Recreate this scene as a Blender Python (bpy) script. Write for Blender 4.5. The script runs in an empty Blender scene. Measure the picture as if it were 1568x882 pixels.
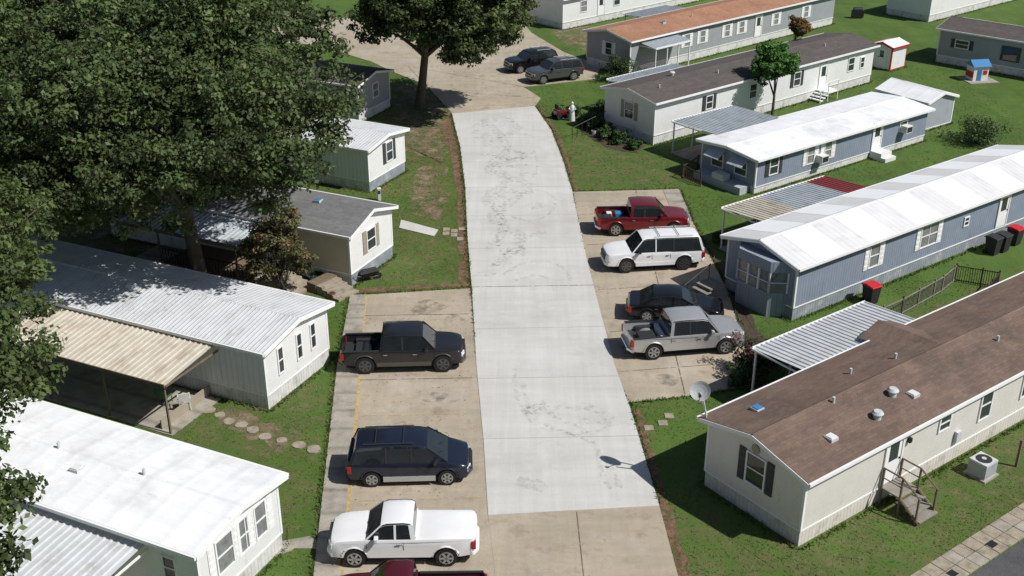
import bpy, bmesh, math, random
import numpy as np
from mathutils import Vector, Matrix
random.seed(7); rng=np.random.default_rng(11)
scene=bpy.context.scene
COL=scene.collection
# ------------------------------------------------------------------ materials
def nt(name):
    m=bpy.data.materials.new(name); m.use_nodes=True
    t=m.node_tree; t.nodes.clear()
    return m,t
class NB:
    def __init__(s,t): s.t=t; s.L=t.links
    def n(s,ty,**k):
        x=s.t.nodes.new(ty)
        for a,b in k.items(): setattr(x,a,b)
        return x
    def link(s,a,b): s.L.new(a,b)
    def math(s,op,a,b=None,c=None):
        x=s.n('ShaderNodeMath',operation=op)
        for i,v in enumerate((a,b,c)):
            if v is None: continue
            if isinstance(v,(int,float)): x.inputs[i].default_value=v
            else: s.link(v,x.inputs[i])
        return x.outputs[0]
    def noise(s,co,scale,detail=5,rough=.6,sc=None):
        if sc is not None:
            mp=s.n('ShaderNodeMapping'); mp.inputs['Scale'].default_value=sc
            s.link(co,mp.inputs[0]); co=mp.outputs[0]
        x=s.n('ShaderNodeTexNoise'); x.inputs['Scale'].default_value=scale
        x.inputs['Detail'].default_value=detail; x.inputs['Roughness'].default_value=rough
        s.link(co,x.inputs['Vector']); return x.outputs['Fac']
    def rng(s,v,a,b,c,d):
        x=s.n('ShaderNodeMapRange'); s.link(v,x.inputs[0])
        for i,q in enumerate((a,b,c,d)): x.inputs[i+1].default_value=q
        return x.outputs[0]
    def mix(s,f,a,b,mode='MIX'):
        x=s.n('ShaderNodeMix',data_type='RGBA',blend_type=mode)
        if isinstance(f,(int,float)): x.inputs[0].default_value=f
        else: s.link(f,x.inputs[0])
        for i,v in ((6,a),(7,b)):
            if isinstance(v,tuple): x.inputs[i].default_value=(v[0],v[1],v[2],1)
            else: s.link(v,x.inputs[i])
        return x.outputs[2]
    def val2col(s,v):
        x=s.n('ShaderNodeCombineColor')
        for i in range(3): s.link(v,x.inputs[i])
        return x.outputs[0]
    def bump(s,h,strength,dist,prev=None):
        x=s.n('ShaderNodeBump'); x.inputs['Strength'].default_value=strength
        x.inputs['Distance'].default_value=dist; s.link(h,x.inputs['Height'])
        if prev is not None: s.link(prev,x.inputs['Normal'])
        return x.outputs[0]
def M(name,col,rough=.8,var=.15,vs=2.0,stain=None,ribs=None,shingle=None,metallic=0,spec=.3,coat=0,alpha=None,streak=None,fine=0.0,bumpn=0.0):
    m,t=nt(name); b=NB(t)
    out=b.n('ShaderNodeOutputMaterial'); p=b.n('ShaderNodeBsdfPrincipled')
    p.inputs['Roughness'].default_value=rough; p.inputs['Metallic'].default_value=metallic
    p.inputs['Specular IOR Level'].default_value=spec; p.inputs['Coat Weight'].default_value=coat
    p.inputs['Coat Roughness'].default_value=.06
    co=b.n('ShaderNodeTexCoord').outputs['Object']
    c=b.mix(1.0,tuple(col),b.val2col(b.rng(b.noise(co,vs,6),.25,.75,1-var,1+var)),'MULTIPLY')
    if fine: c=b.mix(1.0,c,b.val2col(b.rng(b.noise(co,28,4),.3,.7,1-fine,1+fine)),'MULTIPLY')
    if streak:
        for st in (streak if isinstance(streak,list) else [streak]):
            c=b.mix(1.0,c,b.val2col(b.rng(b.noise(co,1.0,5,.65,st[0]),.3,.7,1-st[1],1+st[1])),'MULTIPLY')
    if stain:
        for st in (stain if isinstance(stain,list) else [stain]):
            c=b.mix(b.rng(b.noise(co,st[3],7,.7,st[4] if len(st)>4 else None),st[1],st[2],0,.85),c,tuple(st[0]))
    nrm=None
    if ribs: # (axis, spacing, depth, darkness)
        sp=b.n('ShaderNodeSeparateXYZ'); b.link(co,sp.inputs[0])
        v=b.math('FRACT',b.math('DIVIDE',sp.outputs[ribs[0]],ribs[1]))
        if ribs[4]=='lap': hgt=v; g=b.rng(v,0.0,.16,1-ribs[3],1)
        else:
            hgt=b.math('ABSOLUTE',b.math('SUBTRACT',v,.5)); g=b.rng(hgt,.36,.5,1,1-ribs[3])
            hgt=b.rng(hgt,.30,.46,0,1)
        c=b.mix(1.0,c,b.val2col(g),'MULTIPLY')
        nrm=b.bump(hgt,.8,ribs[2])
    if shingle:
        br=b.n('ShaderNodeTexBrick'); br.offset=.5
        br.inputs['Color1'].default_value=(.8,.8,.8,1); br.inputs['Color2'].default_value=(1.18,1.16,1.14,1)
        br.inputs['Mortar'].default_value=(.75,.75,.75,1); br.inputs['Scale'].default_value=1
        br.inputs['Mortar Size'].default_value=.01; br.inputs['Brick Width'].default_value=.3; br.inputs['Row Height'].default_value=.14
        b.link(co,br.inputs['Vector'])
        c=b.mix(.6,c,b.mix(1.0,c,br.outputs['Color'],'MULTIPLY'))
        nrm=b.bump(br.outputs['Fac'],.3,-.008)
    if bumpn: nrm=b.bump(b.noise(co,14,6),.7,bumpn,nrm)
    b.link(c,p.inputs['Base Color'])
    if nrm is not None: b.link(nrm,p.inputs['Normal'])
    if alpha: # (lo,hi,scale,max)
        tr=b.n('ShaderNodeBsdfTransparent'); mx=b.n('ShaderNodeMixShader')
        b.link(b.rng(b.noise(co,alpha[2],7,.7),alpha[0],alpha[1],0,alpha[3]),mx.inputs[0])
        b.link(tr.outputs[0],mx.inputs[1]); b.link(p.outputs[0],mx.inputs[2]); b.link(mx.outputs[0],out.inputs[0])
    else: b.link(p.outputs[0],out.inputs[0])
    return m
def leafmat(name,trans=.25):
    m,t=nt(name); b=NB(t); out=b.n('ShaderNodeOutputMaterial')
    a=b.n('ShaderNodeAttribute'); a.attribute_name='tint'
    p=b.n('ShaderNodeBsdfPrincipled'); p.inputs['Roughness'].default_value=.55; p.inputs['Specular IOR Level'].default_value=.3
    b.link(a.outputs['Color'],p.inputs['Base Color'])
    tr=b.n('ShaderNodeBsdfTranslucent'); b.link(a.outputs['Color'],tr.inputs[0])
    mx=b.n('ShaderNodeMixShader'); mx.inputs[0].default_value=trans
    b.link(p.outputs[0],mx.inputs[1]); b.link(tr.outputs[0],mx.inputs[2]); b.link(mx.outputs[0],out.inputs[0])
    return m
MATS={}
def mm(key,*a,**k):
    MATS[key]=M(key,*a,**k); return MATS[key]
white_wall=mm('white_lap_siding',(.82,.82,.81),.6,.05,1.2,ribs=(2,.13,.02,.14,'lap'),stain=((.5,.48,.43),.62,.85,1.4,(1,1,.35)))
cream_wall=mm('cream_lap_siding',(.74,.71,.66),.6,.06,1.2,ribs=(2,.13,.02,.18,'lap'),stain=((.45,.41,.35),.62,.85,1.4,(1,1,.35)))
tan_wall=mm('tan_lap_siding',(.55,.50,.41),.65,.06,1.2,ribs=(2,.13,.02,.2,'lap'))
white_panel=mm('white_vertical_siding',(.74,.74,.76),.55,.06,1.2,ribs=(0,.3,.01,.15,'rib'),stain=((.4,.38,.33),.6,.85,1.3,(1,1,.3)))
gray_panel=mm('gray_vertical_siding',(.42,.45,.49),.6,.08,1.2,ribs=(0,.3,.01,.2,'rib'),stain=((.22,.23,.24),.6,.85,1.3,(1,1,.3)))
blue_wall=mm('blue_gray_siding',(.235,.275,.345),.6,.1,1.4,ribs=(0,.2,.01,.25,'rib'),stain=((.15,.17,.2),.55,.85,1.5,(1,1,.3)))
blue_end=mm('blue_gray_end_siding',(.28,.32,.385),.6,.1,1.4,ribs=(1,.2,.01,.25,'rib'))
gray_lap=mm('gray_lap_siding',(.36,.38,.40),.6,.08,1.4,ribs=(2,.13,.02,.25,'lap'))
skirt_w=mm('white_skirting',(.66,.66,.64),.6,.12,2,ribs=(0,.2,.012,.2,'rib'),stain=((.25,.22,.16),.5,.8,1.5))
skirt_we=mm('white_end_skirting',(.66,.66,.64),.6,.12,2,ribs=(1,.2,.012,.2,'rib'),stain=((.25,.22,.16),.5,.8,1.5))
skirt_c=mm('cream_skirting',(.64,.60,.54),.6,.12,2,ribs=(0,.2,.012,.18,'rib'),stain=((.25,.22,.16),.52,.8,1.5))
skirt_ce=mm('cream_end_skirting',(.64,.60,.54),.6,.12,2,ribs=(1,.2,.012,.18,'rib'),stain=((.25,.22,.16),.52,.8,1.5))
skirt_g=mm('gray_skirting',(.26,.29,.33),.6,.12,2,ribs=(0,.2,.012,.3,'rib'),stain=((.5,.5,.48),.5,.7,1.5))
brown_sh=mm('brown_shingles',(.165,.115,.090),.95,.22,.5,shingle=1,streak=((.4,2.2,1),.18),stain=[((.085,.07,.062),.5,.72,.35),((.25,.165,.115),.60,.78,1.1),((.07,.06,.055),.62,.8,.9,(2.5,.5,1))],fine=.22)
dark_sh=mm('dark_brown_shingles',(.11,.095,.088),.95,.25,.5,shingle=1,streak=((.4,2.2,1),.14),stain=((.06,.053,.05),.45,.7,.5),fine=.2)
gray_sh=mm('gray_shingles',(.175,.178,.18),.95,.2,.6,shingle=1,streak=((.4,2.2,1),.14),stain=((.09,.09,.09),.5,.75,.6),fine=.25)
orange_sh=mm('orange_brown_shingles',(.33,.175,.11),.95,.2,.5,shingle=1,fine=.2)
white_roof=mm('white_coated_metal_roof',(.80,.81,.82),.5,.07,.8,ribs=(0,1.2,.01,.06,'rib'),stain=[((.44,.42,.38),.60,.82,1.2,(.6,1.4,1)),((.60,.60,.60),.52,.68,.25)],fine=.05,streak=((.3,3,1),.05))
weath_roof=mm('weathered_white_metal_roof',(.66,.66,.66),.5,.08,.8,ribs=(0,.4,.01,.08,'rib'),stain=((.46,.45,.42),.55,.8,.9),fine=.05)
ribbed_roof=mm('ribbed_galvanized_roof',(.66,.68,.70),.45,.1,.8,ribs=(0,.23,.02,.2,'rib'),stain=[((.38,.37,.35),.52,.76,.9,(1.5,.5,1))],fine=.06)
galv=mm('galvanized_awning_metal',(.52,.54,.55),.45,.12,1.5,stain=((.32,.30,.27),.55,.8,1.2))
galv_y=mm('aged_cream_awning_metal',(.52,.48,.40),.55,.12,1.5,stain=((.28,.21,.14),.50,.72,1.0,(2,.6,1)))
galv_g=mm('aged_gray_awning_metal',(.42,.46,.49),.5,.12,1.5,stain=((.24,.26,.26),.5,.8,1.0))
galv_r=mm('red_awning_metal',(.26,.05,.055),.5,.12,1.5)
trimw=mm('white_trim',(.80,.80,.79),.5,.04,3)
roofpatch=mm('white_roof_coating',(.84,.85,.86),.5,.05,.6)
dark_trim=mm('dark_shutter_paint',(.05,.055,.06),.5,.08,3)
beige_trim=mm('beige_shutter_paint',(.33,.29,.22),.5,.08,3)
glass=mm('window_glass',(.035,.045,.05),.06,.3,1.5,spec=.8)
curtain=mm('curtained_glass',(.22,.23,.23),.15,.4,3,ribs=(2,.06,.002,.3,'rib'),spec=.7)
darkm=mm('dark_rubber',(.02,.02,.02),.8,.2,4)
conc_n=mm('new_concrete',(.52,.515,.49),.85,.06,.22,streak=[((2.6,.10,1),.06),((.12,1.1,1),.07)],fine=.06,bumpn=.004,stain=[((.41,.395,.365),.58,.82,.5,(1,1.6,1)),((.62,.615,.60),.55,.8,.16),((.35,.34,.32),.64,.84,1.9),((.43,.41,.38),.52,.7,.12)])
conc_o=mm('old_tan_concrete',(.375,.32,.245),.9,.16,.35,streak=[((.35,1.6,1),.10),((3.0,.25,1),.06)],fine=.16,bumpn=.008,stain=[((.20,.155,.11),.52,.74,.7),((.46,.42,.36),.52,.72,.3),((.24,.165,.105),.60,.78,1.1),((.12,.10,.085),.64,.80,1.9)])
conc_g=mm('gutter_concrete',(.34,.31,.26),.9,.2,1.2,fine=.16,bumpn=.01,ribs=(1,1.5,.01,.35,'rib'),stain=((.15,.13,.10),.5,.75,1.3))
step_c=mm('step_concrete',(.33,.285,.22),.9,.2,2.5,fine=.14,bumpn=.01,stain=((.13,.11,.07),.48,.7,2))
asph=mm('old_asphalt',(.085,.085,.09),.95,.2,.8,fine=.25,bumpn=.008,stain=((.14,.13,.12),.55,.8,.6))
crack=mm('joint_sealer',(.12,.105,.085),.95,.2,3,alpha=(.38,.5,2.5,.8))
jointm=mm('slab_joint',(.34,.33,.31),.95,.2,3)
yel=mm('worn_yellow_paint',(.58,.40,.13),.8,.2,2,alpha=(.36,.52,3.5,.85))
yel2=mm('faded_yellow_paint',(.52,.40,.18),.8,.2,2,alpha=(.44,.64,3.0,.6))
tire_mark=mm('tire_mark',(.22,.22,.215),.9,.2,2,alpha=(.47,.80,3.6,.42))
oil=mm('oil_stain',(.09,.075,.06),.8,.2,2,alpha=(.45,.72,1.6,.55))
litter=mm('leaf_litter_soil',(.17,.105,.065),.95,.3,3,fine=.4,bumpn=.02,alpha=(.36,.52,1.6,1))
dirt=mm('bare_soil',(.27,.20,.135),.95,.25,2,fine=.3,bumpn=.02,alpha=(.42,.62,.9,.9))
dry=mm('dry_lawn',(.20,.185,.085),.95,.25,2,fine=.35,bumpn=.02,alpha=(.42,.68,1.1,.68))
mulch=mm('mulch',(.07,.05,.035),.95,.3,4,fine=.5,bumpn=.02)
grassm=mm('lawn_grass',(.074,.128,.023),.95,.24,.5,fine=.36,bumpn=.03,streak=((.5,.12,1),.16),stain=[((.042,.088,.015),.46,.70,.25),((.125,.15,.042),.50,.78,.6),((.19,.165,.08),.62,.80,1.1)])
bark=mm('bark',(.10,.082,.062),.95,.3,3,fine=.3,bumpn=.03)
wood=mm('weathered_wood',(.17,.13,.09),.9,.25,3,fine=.2)
wood_g=mm('gray_deck_wood',(.24,.22,.19),.9,.25,3,fine=.2)
blackm=mm('black_metal',(.02,.02,.022),.5,.2,3)
chrome=mm('chrome_trim',(.6,.6,.62),.2,.05,3,metallic=.9)
rim=mm('alloy_rim',(.42,.43,.44),.3,.1,5,metallic=.6)
lampr=mm('tail_lamp',(.35,.015,.015),.2,.1,5,spec=.6)
lampw=mm('head_lamp',(.6,.62,.64),.12,.1,5,spec=.8)
autog=mm('auto_glass',(.018,.022,.025),.03,.2,2,spec=.9)
plastic_b=mm('dark_plastic',(.03,.03,.032),.6,.1,3)
red_p=mm('red_plastic',(.5,.02,.03),.4,.08,3)
blue_p=mm('blue_plastic',(.05,.2,.42),.4,.08,3)
green_p=mm('green_plastic',(.04,.12,.06),.5,.08,3)
white_p=mm('white_plastic',(.7,.7,.68),.4,.08,3)
terra=mm('terracotta',(.3,.12,.07),.8,.15,4)
leafM=leafmat('foliage',.28); grassB=leafmat('grass_blades',.3)
def paint(key,col,metallic=.3,rough=.28):
    return mm(key,col,rough,.05,1.5,metallic=metallic,coat=.8,spec=.4,stain=((.30,.27,.22),.66,.95,.8))
# ------------------------------------------------------------------ builder
class Obj:
    def __init__(s,name,loc=(0,0,0),ang=0,sy=1):
        s.e=bpy.data.objects.new(name,None); COL.objects.link(s.e)
        s.e.location=loc; s.e.rotation_euler=(0,0,math.radians(ang)); s.sy=sy; s.p={}
        s.e.empty_display_size=.3
    def add(s,part,mat,vs,fs):
        d=s.p.setdefault(part,[[],[],[],[]])
        if mat not in d[3]: d[3].append(mat)
        k=d[3].index(mat); o=len(d[0])
        d[0]+= [(v[0],v[1]*s.sy,v[2]) for v in vs]
        d[1]+= [tuple(i+o for i in f) for f in fs]; d[2]+=[k]*len(fs)
    def box(s,part,mat,x0,x1,y0,y1,z0,z1):
        vs=[(x,y,z) for x in (x0,x1) for y in (y0,y1) for z in (z0,z1)]
        s.add(part,mat,vs,[(0,1,3,2),(4,6,7,5),(0,4,5,1),(2,3,7,6),(0,2,6,4),(1,5,7,3)])
    def hexa(s,part,mat,a,b):
        s.add(part,mat,list(a)+list(b),[(0,1,2,3),(7,6,5,4)]+[(i,i+4,(i+1)%4+4,(i+1)%4) for i in range(4)])
    def prism(s,part,mat,poly,x0,x1,axis=0):
        n=len(poly)
        f={0:lambda q,e:(e,q[0],q[1]),1:lambda q,e:(q[0],e,q[1]),2:lambda q,e:(q[0],q[1],e)}[axis]
        vs=[f(q,x0) for q in poly]+[f(q,x1) for q in poly]
        s.add(part,mat,vs,[tuple(range(n)),tuple(range(2*n-1,n-1,-1))]+[(i,i+n,(i+1)%n+n,(i+1)%n) for i in range(n)])
    def cyl(s,part,mat,c,r,h,axis=2,n=14,r2=None):
        r2=r if r2 is None else r2; vs=[]
        for k,(e,rr) in enumerate(((0,r),(h,r2))):
            for i in range(n):
                a=2*math.pi*i/n; p,q=rr*math.cos(a),rr*math.sin(a)
                if axis==2: vs.append((c[0]+p,c[1]+q,c[2]+e))
                elif axis==1: vs.append((c[0]+p,c[1]+e,c[2]+q))
                else: vs.append((c[0]+e,c[1]+p,c[2]+q))
        s.add(part,mat,vs,[tuple(range(n)),tuple(range(2*n-1,n-1,-1))]+[(i,i+n,(i+1)%n+n,(i+1)%n) for i in range(n)])
    def bar(s,part,mat,a,b,r=.03,n=6,r2=None):
        tube(s,part,mat,[a,b],[r,r if r2 is None else r2],n)
    def done(s,smooth=None,bevel=None):
        for nme,(v,f,k,ml) in s.p.items():
            me=bpy.data.meshes.new(nme); me.from_pydata(v,[],f)
            for m in ml: me.materials.append(m)
            me.polygons.foreach_set('material_index',k); me.update()
            bm=bmesh.new(); bm.from_mesh(me); bmesh.ops.recalc_face_normals(bm,faces=bm.faces); bm.to_mesh(me); bm.free()
            o=bpy.data.objects.new(nme,me); COL.objects.link(o); o.parent=s.e
            if smooth and nme in smooth:
                me.shade_smooth(); me.set_sharp_from_angle(angle=math.radians(38))
            if bevel and nme in bevel:
                bv=o.modifiers.new('b','BEVEL'); bv.width=bevel[nme]; bv.segments=2; bv.limit_method='ANGLE'
        return s.e
def tube(o,part,mat,pts,rad,n=8):
    vs=[];fs=[]
    P=[Vector(p) for p in pts]
    for i,p in enumerate(P):
        d=(P[min(i+1,len(P)-1)]-P[max(i-1,0)]).normalized()
        u=d.orthogonal().normalized() if abs(d.z)<.9 else d.cross(Vector((0,1,0))).normalized(); w=d.cross(u)
        for k in range(n):
            a=2*math.pi*k/n; q=p+(u*math.cos(a)+w*math.sin(a))*rad[i]; vs.append(tuple(q))
    for i in range(len(P)-1):
        for k in range(n): fs.append((i*n+k,i*n+(k+1)%n,(i+1)*n+(k+1)%n,(i+1)*n+k))
    fs.append(tuple(range(n))); fs.append(tuple(range((len(P)-1)*n,len(P)*n)))
    o.add(part,mat,vs,fs)
def flat(name,poly,z,mat,thick=0):
    me=bpy.data.meshes.new(name)
    n=len(poly); vs=[(p[0],p[1],z) for p in poly]; fs=[tuple(range(n))]
    if thick:
        vs+=[(p[0],p[1],z-thick) for p in poly]; fs+=[(i,(i+1)%n,(i+1)%n+n,i+n) for i in range(n)]
    me.from_pydata(vs,[],fs); me.materials.append(mat)
    bm=bmesh.new(); bm.from_mesh(me); bmesh.ops.recalc_face_normals(bm,faces=bm.faces)
    for f in bm.faces:
        if abs(f.normal.z)>.5 and f.normal.z<0: f.normal_flip()
    bm.to_mesh(me); bm.free()
    ob=bpy.data.objects.new(name,me); COL.objects.link(ob); return ob
def ragged(poly,j=.15,step=.5):
    out=[]
    for i in range(len(poly)):
        a=Vector(poly[i]);b=Vector(poly[(i+1)%len(poly)]); n=max(1,int((b-a).length/step))
        for k in range(n):
            q=a.lerp(b,k/n); out.append((q.x+random.uniform(-j,j),q.y+random.uniform(-j,j)))
    return out
def ribbon(name,pts,w,z,mat,sub=6):
    P=[Vector((p[0],p[1],0)) for p in pts]; Q=[]
    for i in range(len(P)-1):
        p0=P[max(i-1,0)];p1=P[i];p2=P[i+1];p3=P[min(i+2,len(P)-1)]
        for k in range(sub):
            t=k/sub
            Q.append(.5*((2*p1)+(-p0+p2)*t+(2*p0-5*p1+4*p2-p3)*t*t+(-p0+3*p1-3*p2+p3)*t**3))
    Q.append(P[-1]); vs=[];fs=[]
    for i,q in enumerate(Q):
        d=(Q[min(i+1,len(Q)-1)]-Q[max(i-1,0)]).normalized(); nn=Vector((-d.y,d.x,0))*w/2*random.uniform(.6,1.3)
        vs+=[(q.x+nn.x,q.y+nn.y,z),(q.x-nn.x,q.y-nn.y,z)]
        if i: fs.append((2*i-2,2*i-1,2*i+1,2*i))
    me=bpy.data.meshes.new(name); me.from_pydata(vs,[],fs); me.materials.append(mat)
    ob=bpy.data.objects.new(name,me); COL.objects.link(ob); return ob
# ------------------------------------------------------------------ ground and paving
flat('ground',[(-400,-120),(400,-120),(400,700),(-400,700)],0,grassm)
roadL=[(-4.8,88.2),(-4.4,84.8),(-3.8,80.1),(-3.1,71.3),(-2.7,63.6),(-2.2,56.3),(-1.7,47.6),(-1.2,40.9),(-.92,35.9)]
roadR=[(5.75,36.5),(5.3,43.5),(4.9,47.6),(4.5,55.5),(4.3,59.7),(4.0,70.7),(3.6,77.2),(3.0,84.0),(1.85,90.3)]
newroad=[(-4.8,88.2),(1.85,90.3)]+roadR[::-1][1:]+roadL[::-1][:-1]
flat('concrete_road',newroad,.05,conc_n,.1)
oldS=[(-.92,35.9),(5.75,36.5),(5.93,32.4),(6.2,20),(6.6,-30),(0,-30),(-.3,20),(-.6,32.4)]
flat('old_concrete_road',oldS,.035,conc_o,.1)
oldN=[(-4.8,88.2),(1.85,90.3),(2.4,92.6),(1.3,95.3),(.9,96.0),(7.3,98.6),(8.2,103),(5,108),(2,116),(-1,132),(-12,132),(-14,122),(-40,128),(-44,118),(-19.1,111),(-13,104.5),(-10.8,101.1),(-7.4,96.6)]
flat('old_concrete_road',oldN,.035,conc_o,.1)
lotL=[(-7.85,55.3),(-2.25,56.1),(-1.7,47.6),(-1.2,40.9),(-.92,35.9),(-.6,32.4),(-.35,22),(-5.4,22),(-6.15,32.4),(-6.8,40.9),(-7.3,47.6)]
flat('parking_lot',lotL,.028,conc_o,.1)
gut=[(-8.7,55.2),(-7.85,55.3),(-7.3,47.6),(-6.8,40.9),(-6.15,32.4),(-5.4,22),(-6.6,22),(-7.1,32.4),(-7.8,40.9),(-8.35,47.6)]
flat('gutter_strip',gut,.055,conc_g,.12)
lotR=[(4.02,70.8),(11.1,71.3),(11.2,65.6),(11.7,55.5),(11.3,45.8),(8.4,44.9),(5.25,44.2),(4.9,47.6),(4.5,55.5),(4.3,59.7)]
flat('parking_lot',lotR,.028,conc_o,.1)
flat('walkway',[(11.1,71.3),(10.0,71.2),(10.1,68),(11.2,67)],.045,conc_g,.05)
flat('gravel_bed',ragged([(11.2,65),(11.8,60),(13.2,58),(12.2,54.5),(12.6,50.5),(11.5,46.5),(11.7,55.5)],.12),.014,mulch)
def strip(a,b,w,z,mat,name):
    a=Vector(a);b=Vector(b);d=(b-a).normalized();n=Vector((-d.y,d.x))*w/2
    return flat(name,[tuple(a+n),tuple(b+n),tuple(b-n),tuple(a-n)],z,mat)
def lerpX(L,y):
    L=sorted(L,key=lambda p:p[1])
    for a,b in zip(L,L[1:]):
        if a[1]<=y<=b[1]: return a[0]+(b[0]-a[0])*(y-a[1])/(b[1]-a[1])
    return L[0][0] if y<L[0][1] else L[-1][0]
strip((lerpX(roadL,56.2),56.2),(lerpX(roadR,56.4),56.45),.06,.0545,crack,'expansion_joint')
for y in (41.2,46.3,51.3,61.4,66.5,71.5,76.6,82): strip((lerpX(roadL,y),y),(lerpX(roadR,y+.2),y+.25),.03,.0545,jointm,'expansion_joint')
strip((2.5,36.1),(2.9,10),.04,.0395,crack,'expansion_joint')
strip((-.75,30.5),(5.9,30.9),.05,.0395,crack,'expansion_joint')
strip((-9,102.5),(1.2,96),.06,.0395,crack,'expansion_joint'); strip((-6.5,95),(2,92.6),.06,.0395,crack,'expansion_joint')
strip((-4.8,88.4),(-9.5,102.8),.05,.0435,crack,'expansion_joint')
strip((-7.83,55.1),(-7.28,47.6),.11,.0325,yel,'painted_line');strip((-7.22,47.55),(-6.72,40.95),.11,.0325,yel,'painted_line');strip((-6.72,40.9),(-6.08,32.4),.11,.0325,yel,'painted_line')
for y in (43.05,36.8,49.6):
    strip((lerpX([(-6.0,32),(-7.1,47.6),(-7.7,55)],y),y),(lerpX([(-.8,32.4),(-1.35,40.9),(-1.8,47.6),(-2.3,56)],y)-.15,y+.2),.09,.0365,yel2,'painted_line')
for y in (39.9,46.2,52.8):
    strip((lerpX([(-6.0,32),(-7.2,47.6),(-7.8,55)],y),y),(lerpX([(-.8,32.4),(-1.35,40.9),(-1.8,47.6),(-2.3,56)],y)-.15,y+.2),.05,.0405,crack,'expansion_joint')
for y in (62.0,55.9,51.0,47,66.8): strip((lerpX(roadR,y)+.2,y),(11.1,y+.9),.05,.0325,crack,'expansion_joint')
strip((7.9,44.9),(8.2,71),.05,.0365,crack,'expansion_joint')
for i,(x,y,r) in enumerate(((-4.5,53.8,.9),(-3.3,44.6,.7),(-4.9,41.8,.9),(-4.2,50.8,.7),(-3,52.5,.5),(7.5,68,.9),(7,61.4,.8),(8.6,56,.8),(7.3,46.2,.6))):
    flat('oil_stain',[(x+r*(1+.3*math.sin(3*a+x))*math.cos(a),y+.8*r*(1+.25*math.cos(2*a+y))*math.sin(a)) for a in np.linspace(0,6.28,22)[:-1]],.0445+.0003*i,oil)
TM=[[(-.8,87.3),(.5,84.2),(-1.8,80.6),(.9,78),(-1.6,75),(1.2,72),(0,69),(-1.3,66),(.5,63),(-.9,59)],
[(-2.2,86.6),(-1.0,83),(-.4,79.5),(-1.4,76.2),(-.2,73),(-1.6,69.5),(-.5,65),(-1.4,61)],
[(.3,69.8),(1.7,71),(2.8,69.5),(2.4,67),(1.2,65.6),(0,66.4)],
[(-.6,57.6),(.6,59.2),(2.0,59.6),(3.0,58.4),(3.2,57)],[(.2,57),(1.4,57.7),(2.2,57)],
[(.1,47.2),(.25,44.6),(.9,42.6),(2.4,41.6),(3.9,41.9),(4.5,43)],
[(1.4,44.4),(1.9,42.9),(3.0,42),(3.5,40.6),(3.7,38.4),(4.2,36.8)],
[(.5,46),(.8,43.5),(1.6,42.2),(3.1,41.2),(4.0,39.4),(4.3,37.6)],[(-1.1,70),(-.6,67),(-.9,63),(-.4,60)],[(1.6,79),(1.8,76),(1.4,73.5)]]
for i,t in enumerate(TM): ribbon('tire_marks',t,.75 if i<2 else .24,.0590+.0012*i,tire_mark)
for k in range(30):
    y=random.uniform(57,87) if k<24 else random.uniform(36.8,44); x=lerpX([(0.2,57),(-.2,72),(-1,87)],y)+random.uniform(-1.7,1.9) if k<24 else random.uniform(.6,4.6)
    a=random.uniform(-.6,.6)
    ribbon('tire_marks',[(x-.7*math.cos(a),y-.7*math.sin(a)),(x,y+.08),(x+.6*math.cos(a),y+.6*math.sin(a))],random.uniform(.4,.9),.0735+.0002*k,tire_mark,3)
flat('leaf_litter',ragged([(-4.9,87),(-4.5,84.8),(-3.85,80.1),(-3.15,71.3),(-2.75,63.6),(-2.25,56.3),(-2.9,56.4),(-3.2,63.6),(-3.7,71.3),(-4.6,79.5),(-5.6,84.8)],.1),.012,litter)
flat('leaf_litter',ragged([(4.05,71),(3.65,77.2),(3.05,84.0),(1.9,90.2),(2.3,90.2),(3.5,84),(4.05,77.2),(4.4,71)],.08),.012,litter)
flat('leaf_litter',ragged([(5.3,43.5),(5.75,36.5),(5.95,32.4),(6.15,24),(6.6,24),(6.4,32.4),(6.15,36.5),(5.75,43.7)],.08),.012,litter)
flat('leaf_litter',ragged([(-8.8,55.5),(-2.3,56.4),(-2.4,56.9),(-8.8,56.0)],.1),.016,litter)
flat('bare_soil',ragged([(-10,98),(-5,92),(-4.5,84),(-4.8,76),(-7.5,79),(-10.5,84)],.4),.008,dirt)
flat('bare_soil',ragged([(-6.6,76),(-4.6,76),(-4.2,66),(-6.5,67)],.3),.0085,dirt)
flat('bare_soil',ragged([(-28,54),(-12,52),(-9.5,56),(-12,60),(-28,66)],.4),.009,dirt)
flat('bare_soil',ragged([(-12.5,44),(-9.2,41.6),(-9.6,40.2),(-13,42.5)],.3),.008,dirt)
flat('bare_soil',ragged([(4.5,112),(9,106),(14,108),(10,118),(4,124)],.4),.008,dirt)
for i,q in enumerate(([(-16,44),(-8.6,46),(-8.0,37),(-8.6,34),(-17,38)],[(-10,56.5),(-3,57),(-4,68),(-9,68)],[(-9.5,70),(-4.2,70),(-5.6,86),(-9,86)],[(5.5,38),(10.5,34),(18,39),(26,46),(30,44),(16,33),(6.3,25)],[(4.6,72),(12,72),(10,79),(5,84),(4,80)],[(16,50),(28,58),(34,62),(36,58),(20,46)])):
    flat('dry_grass_patch',ragged(q,.4),.0045,dry)
flat('mulch_bed',ragged([(5.6,87.5),(7.2,86.5),(9.7,80.3),(9.0,78.6),(6.8,80),(5.2,84)],.15),.018,mulch)
U=Vector((.801,.599)); V2=Vector((-.599,.801))
o=Obj('paver_walkway',(13.2,31.6,0),36.8)
for i in range(-8,28):
    for j in range(2):
        o.box('pavers',step_c if (i*7+j*3)%5 else conc_g,i*.62+.01,i*.62+.60,-.62*j-.6,-.62*j-.02,0,.05+.004*((i*5+j)%3))
o.box('drain_covers',blackm,2.4,2.75,-1.0,-.7,.056,.066);o.box('drain_covers',blackm,5.0,5.4,-.9,-.6,.056,.07);o.box('drain_covers',blackm,8.0,8.5,-1.0,-.6,.056,.07)
o.done()
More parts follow.
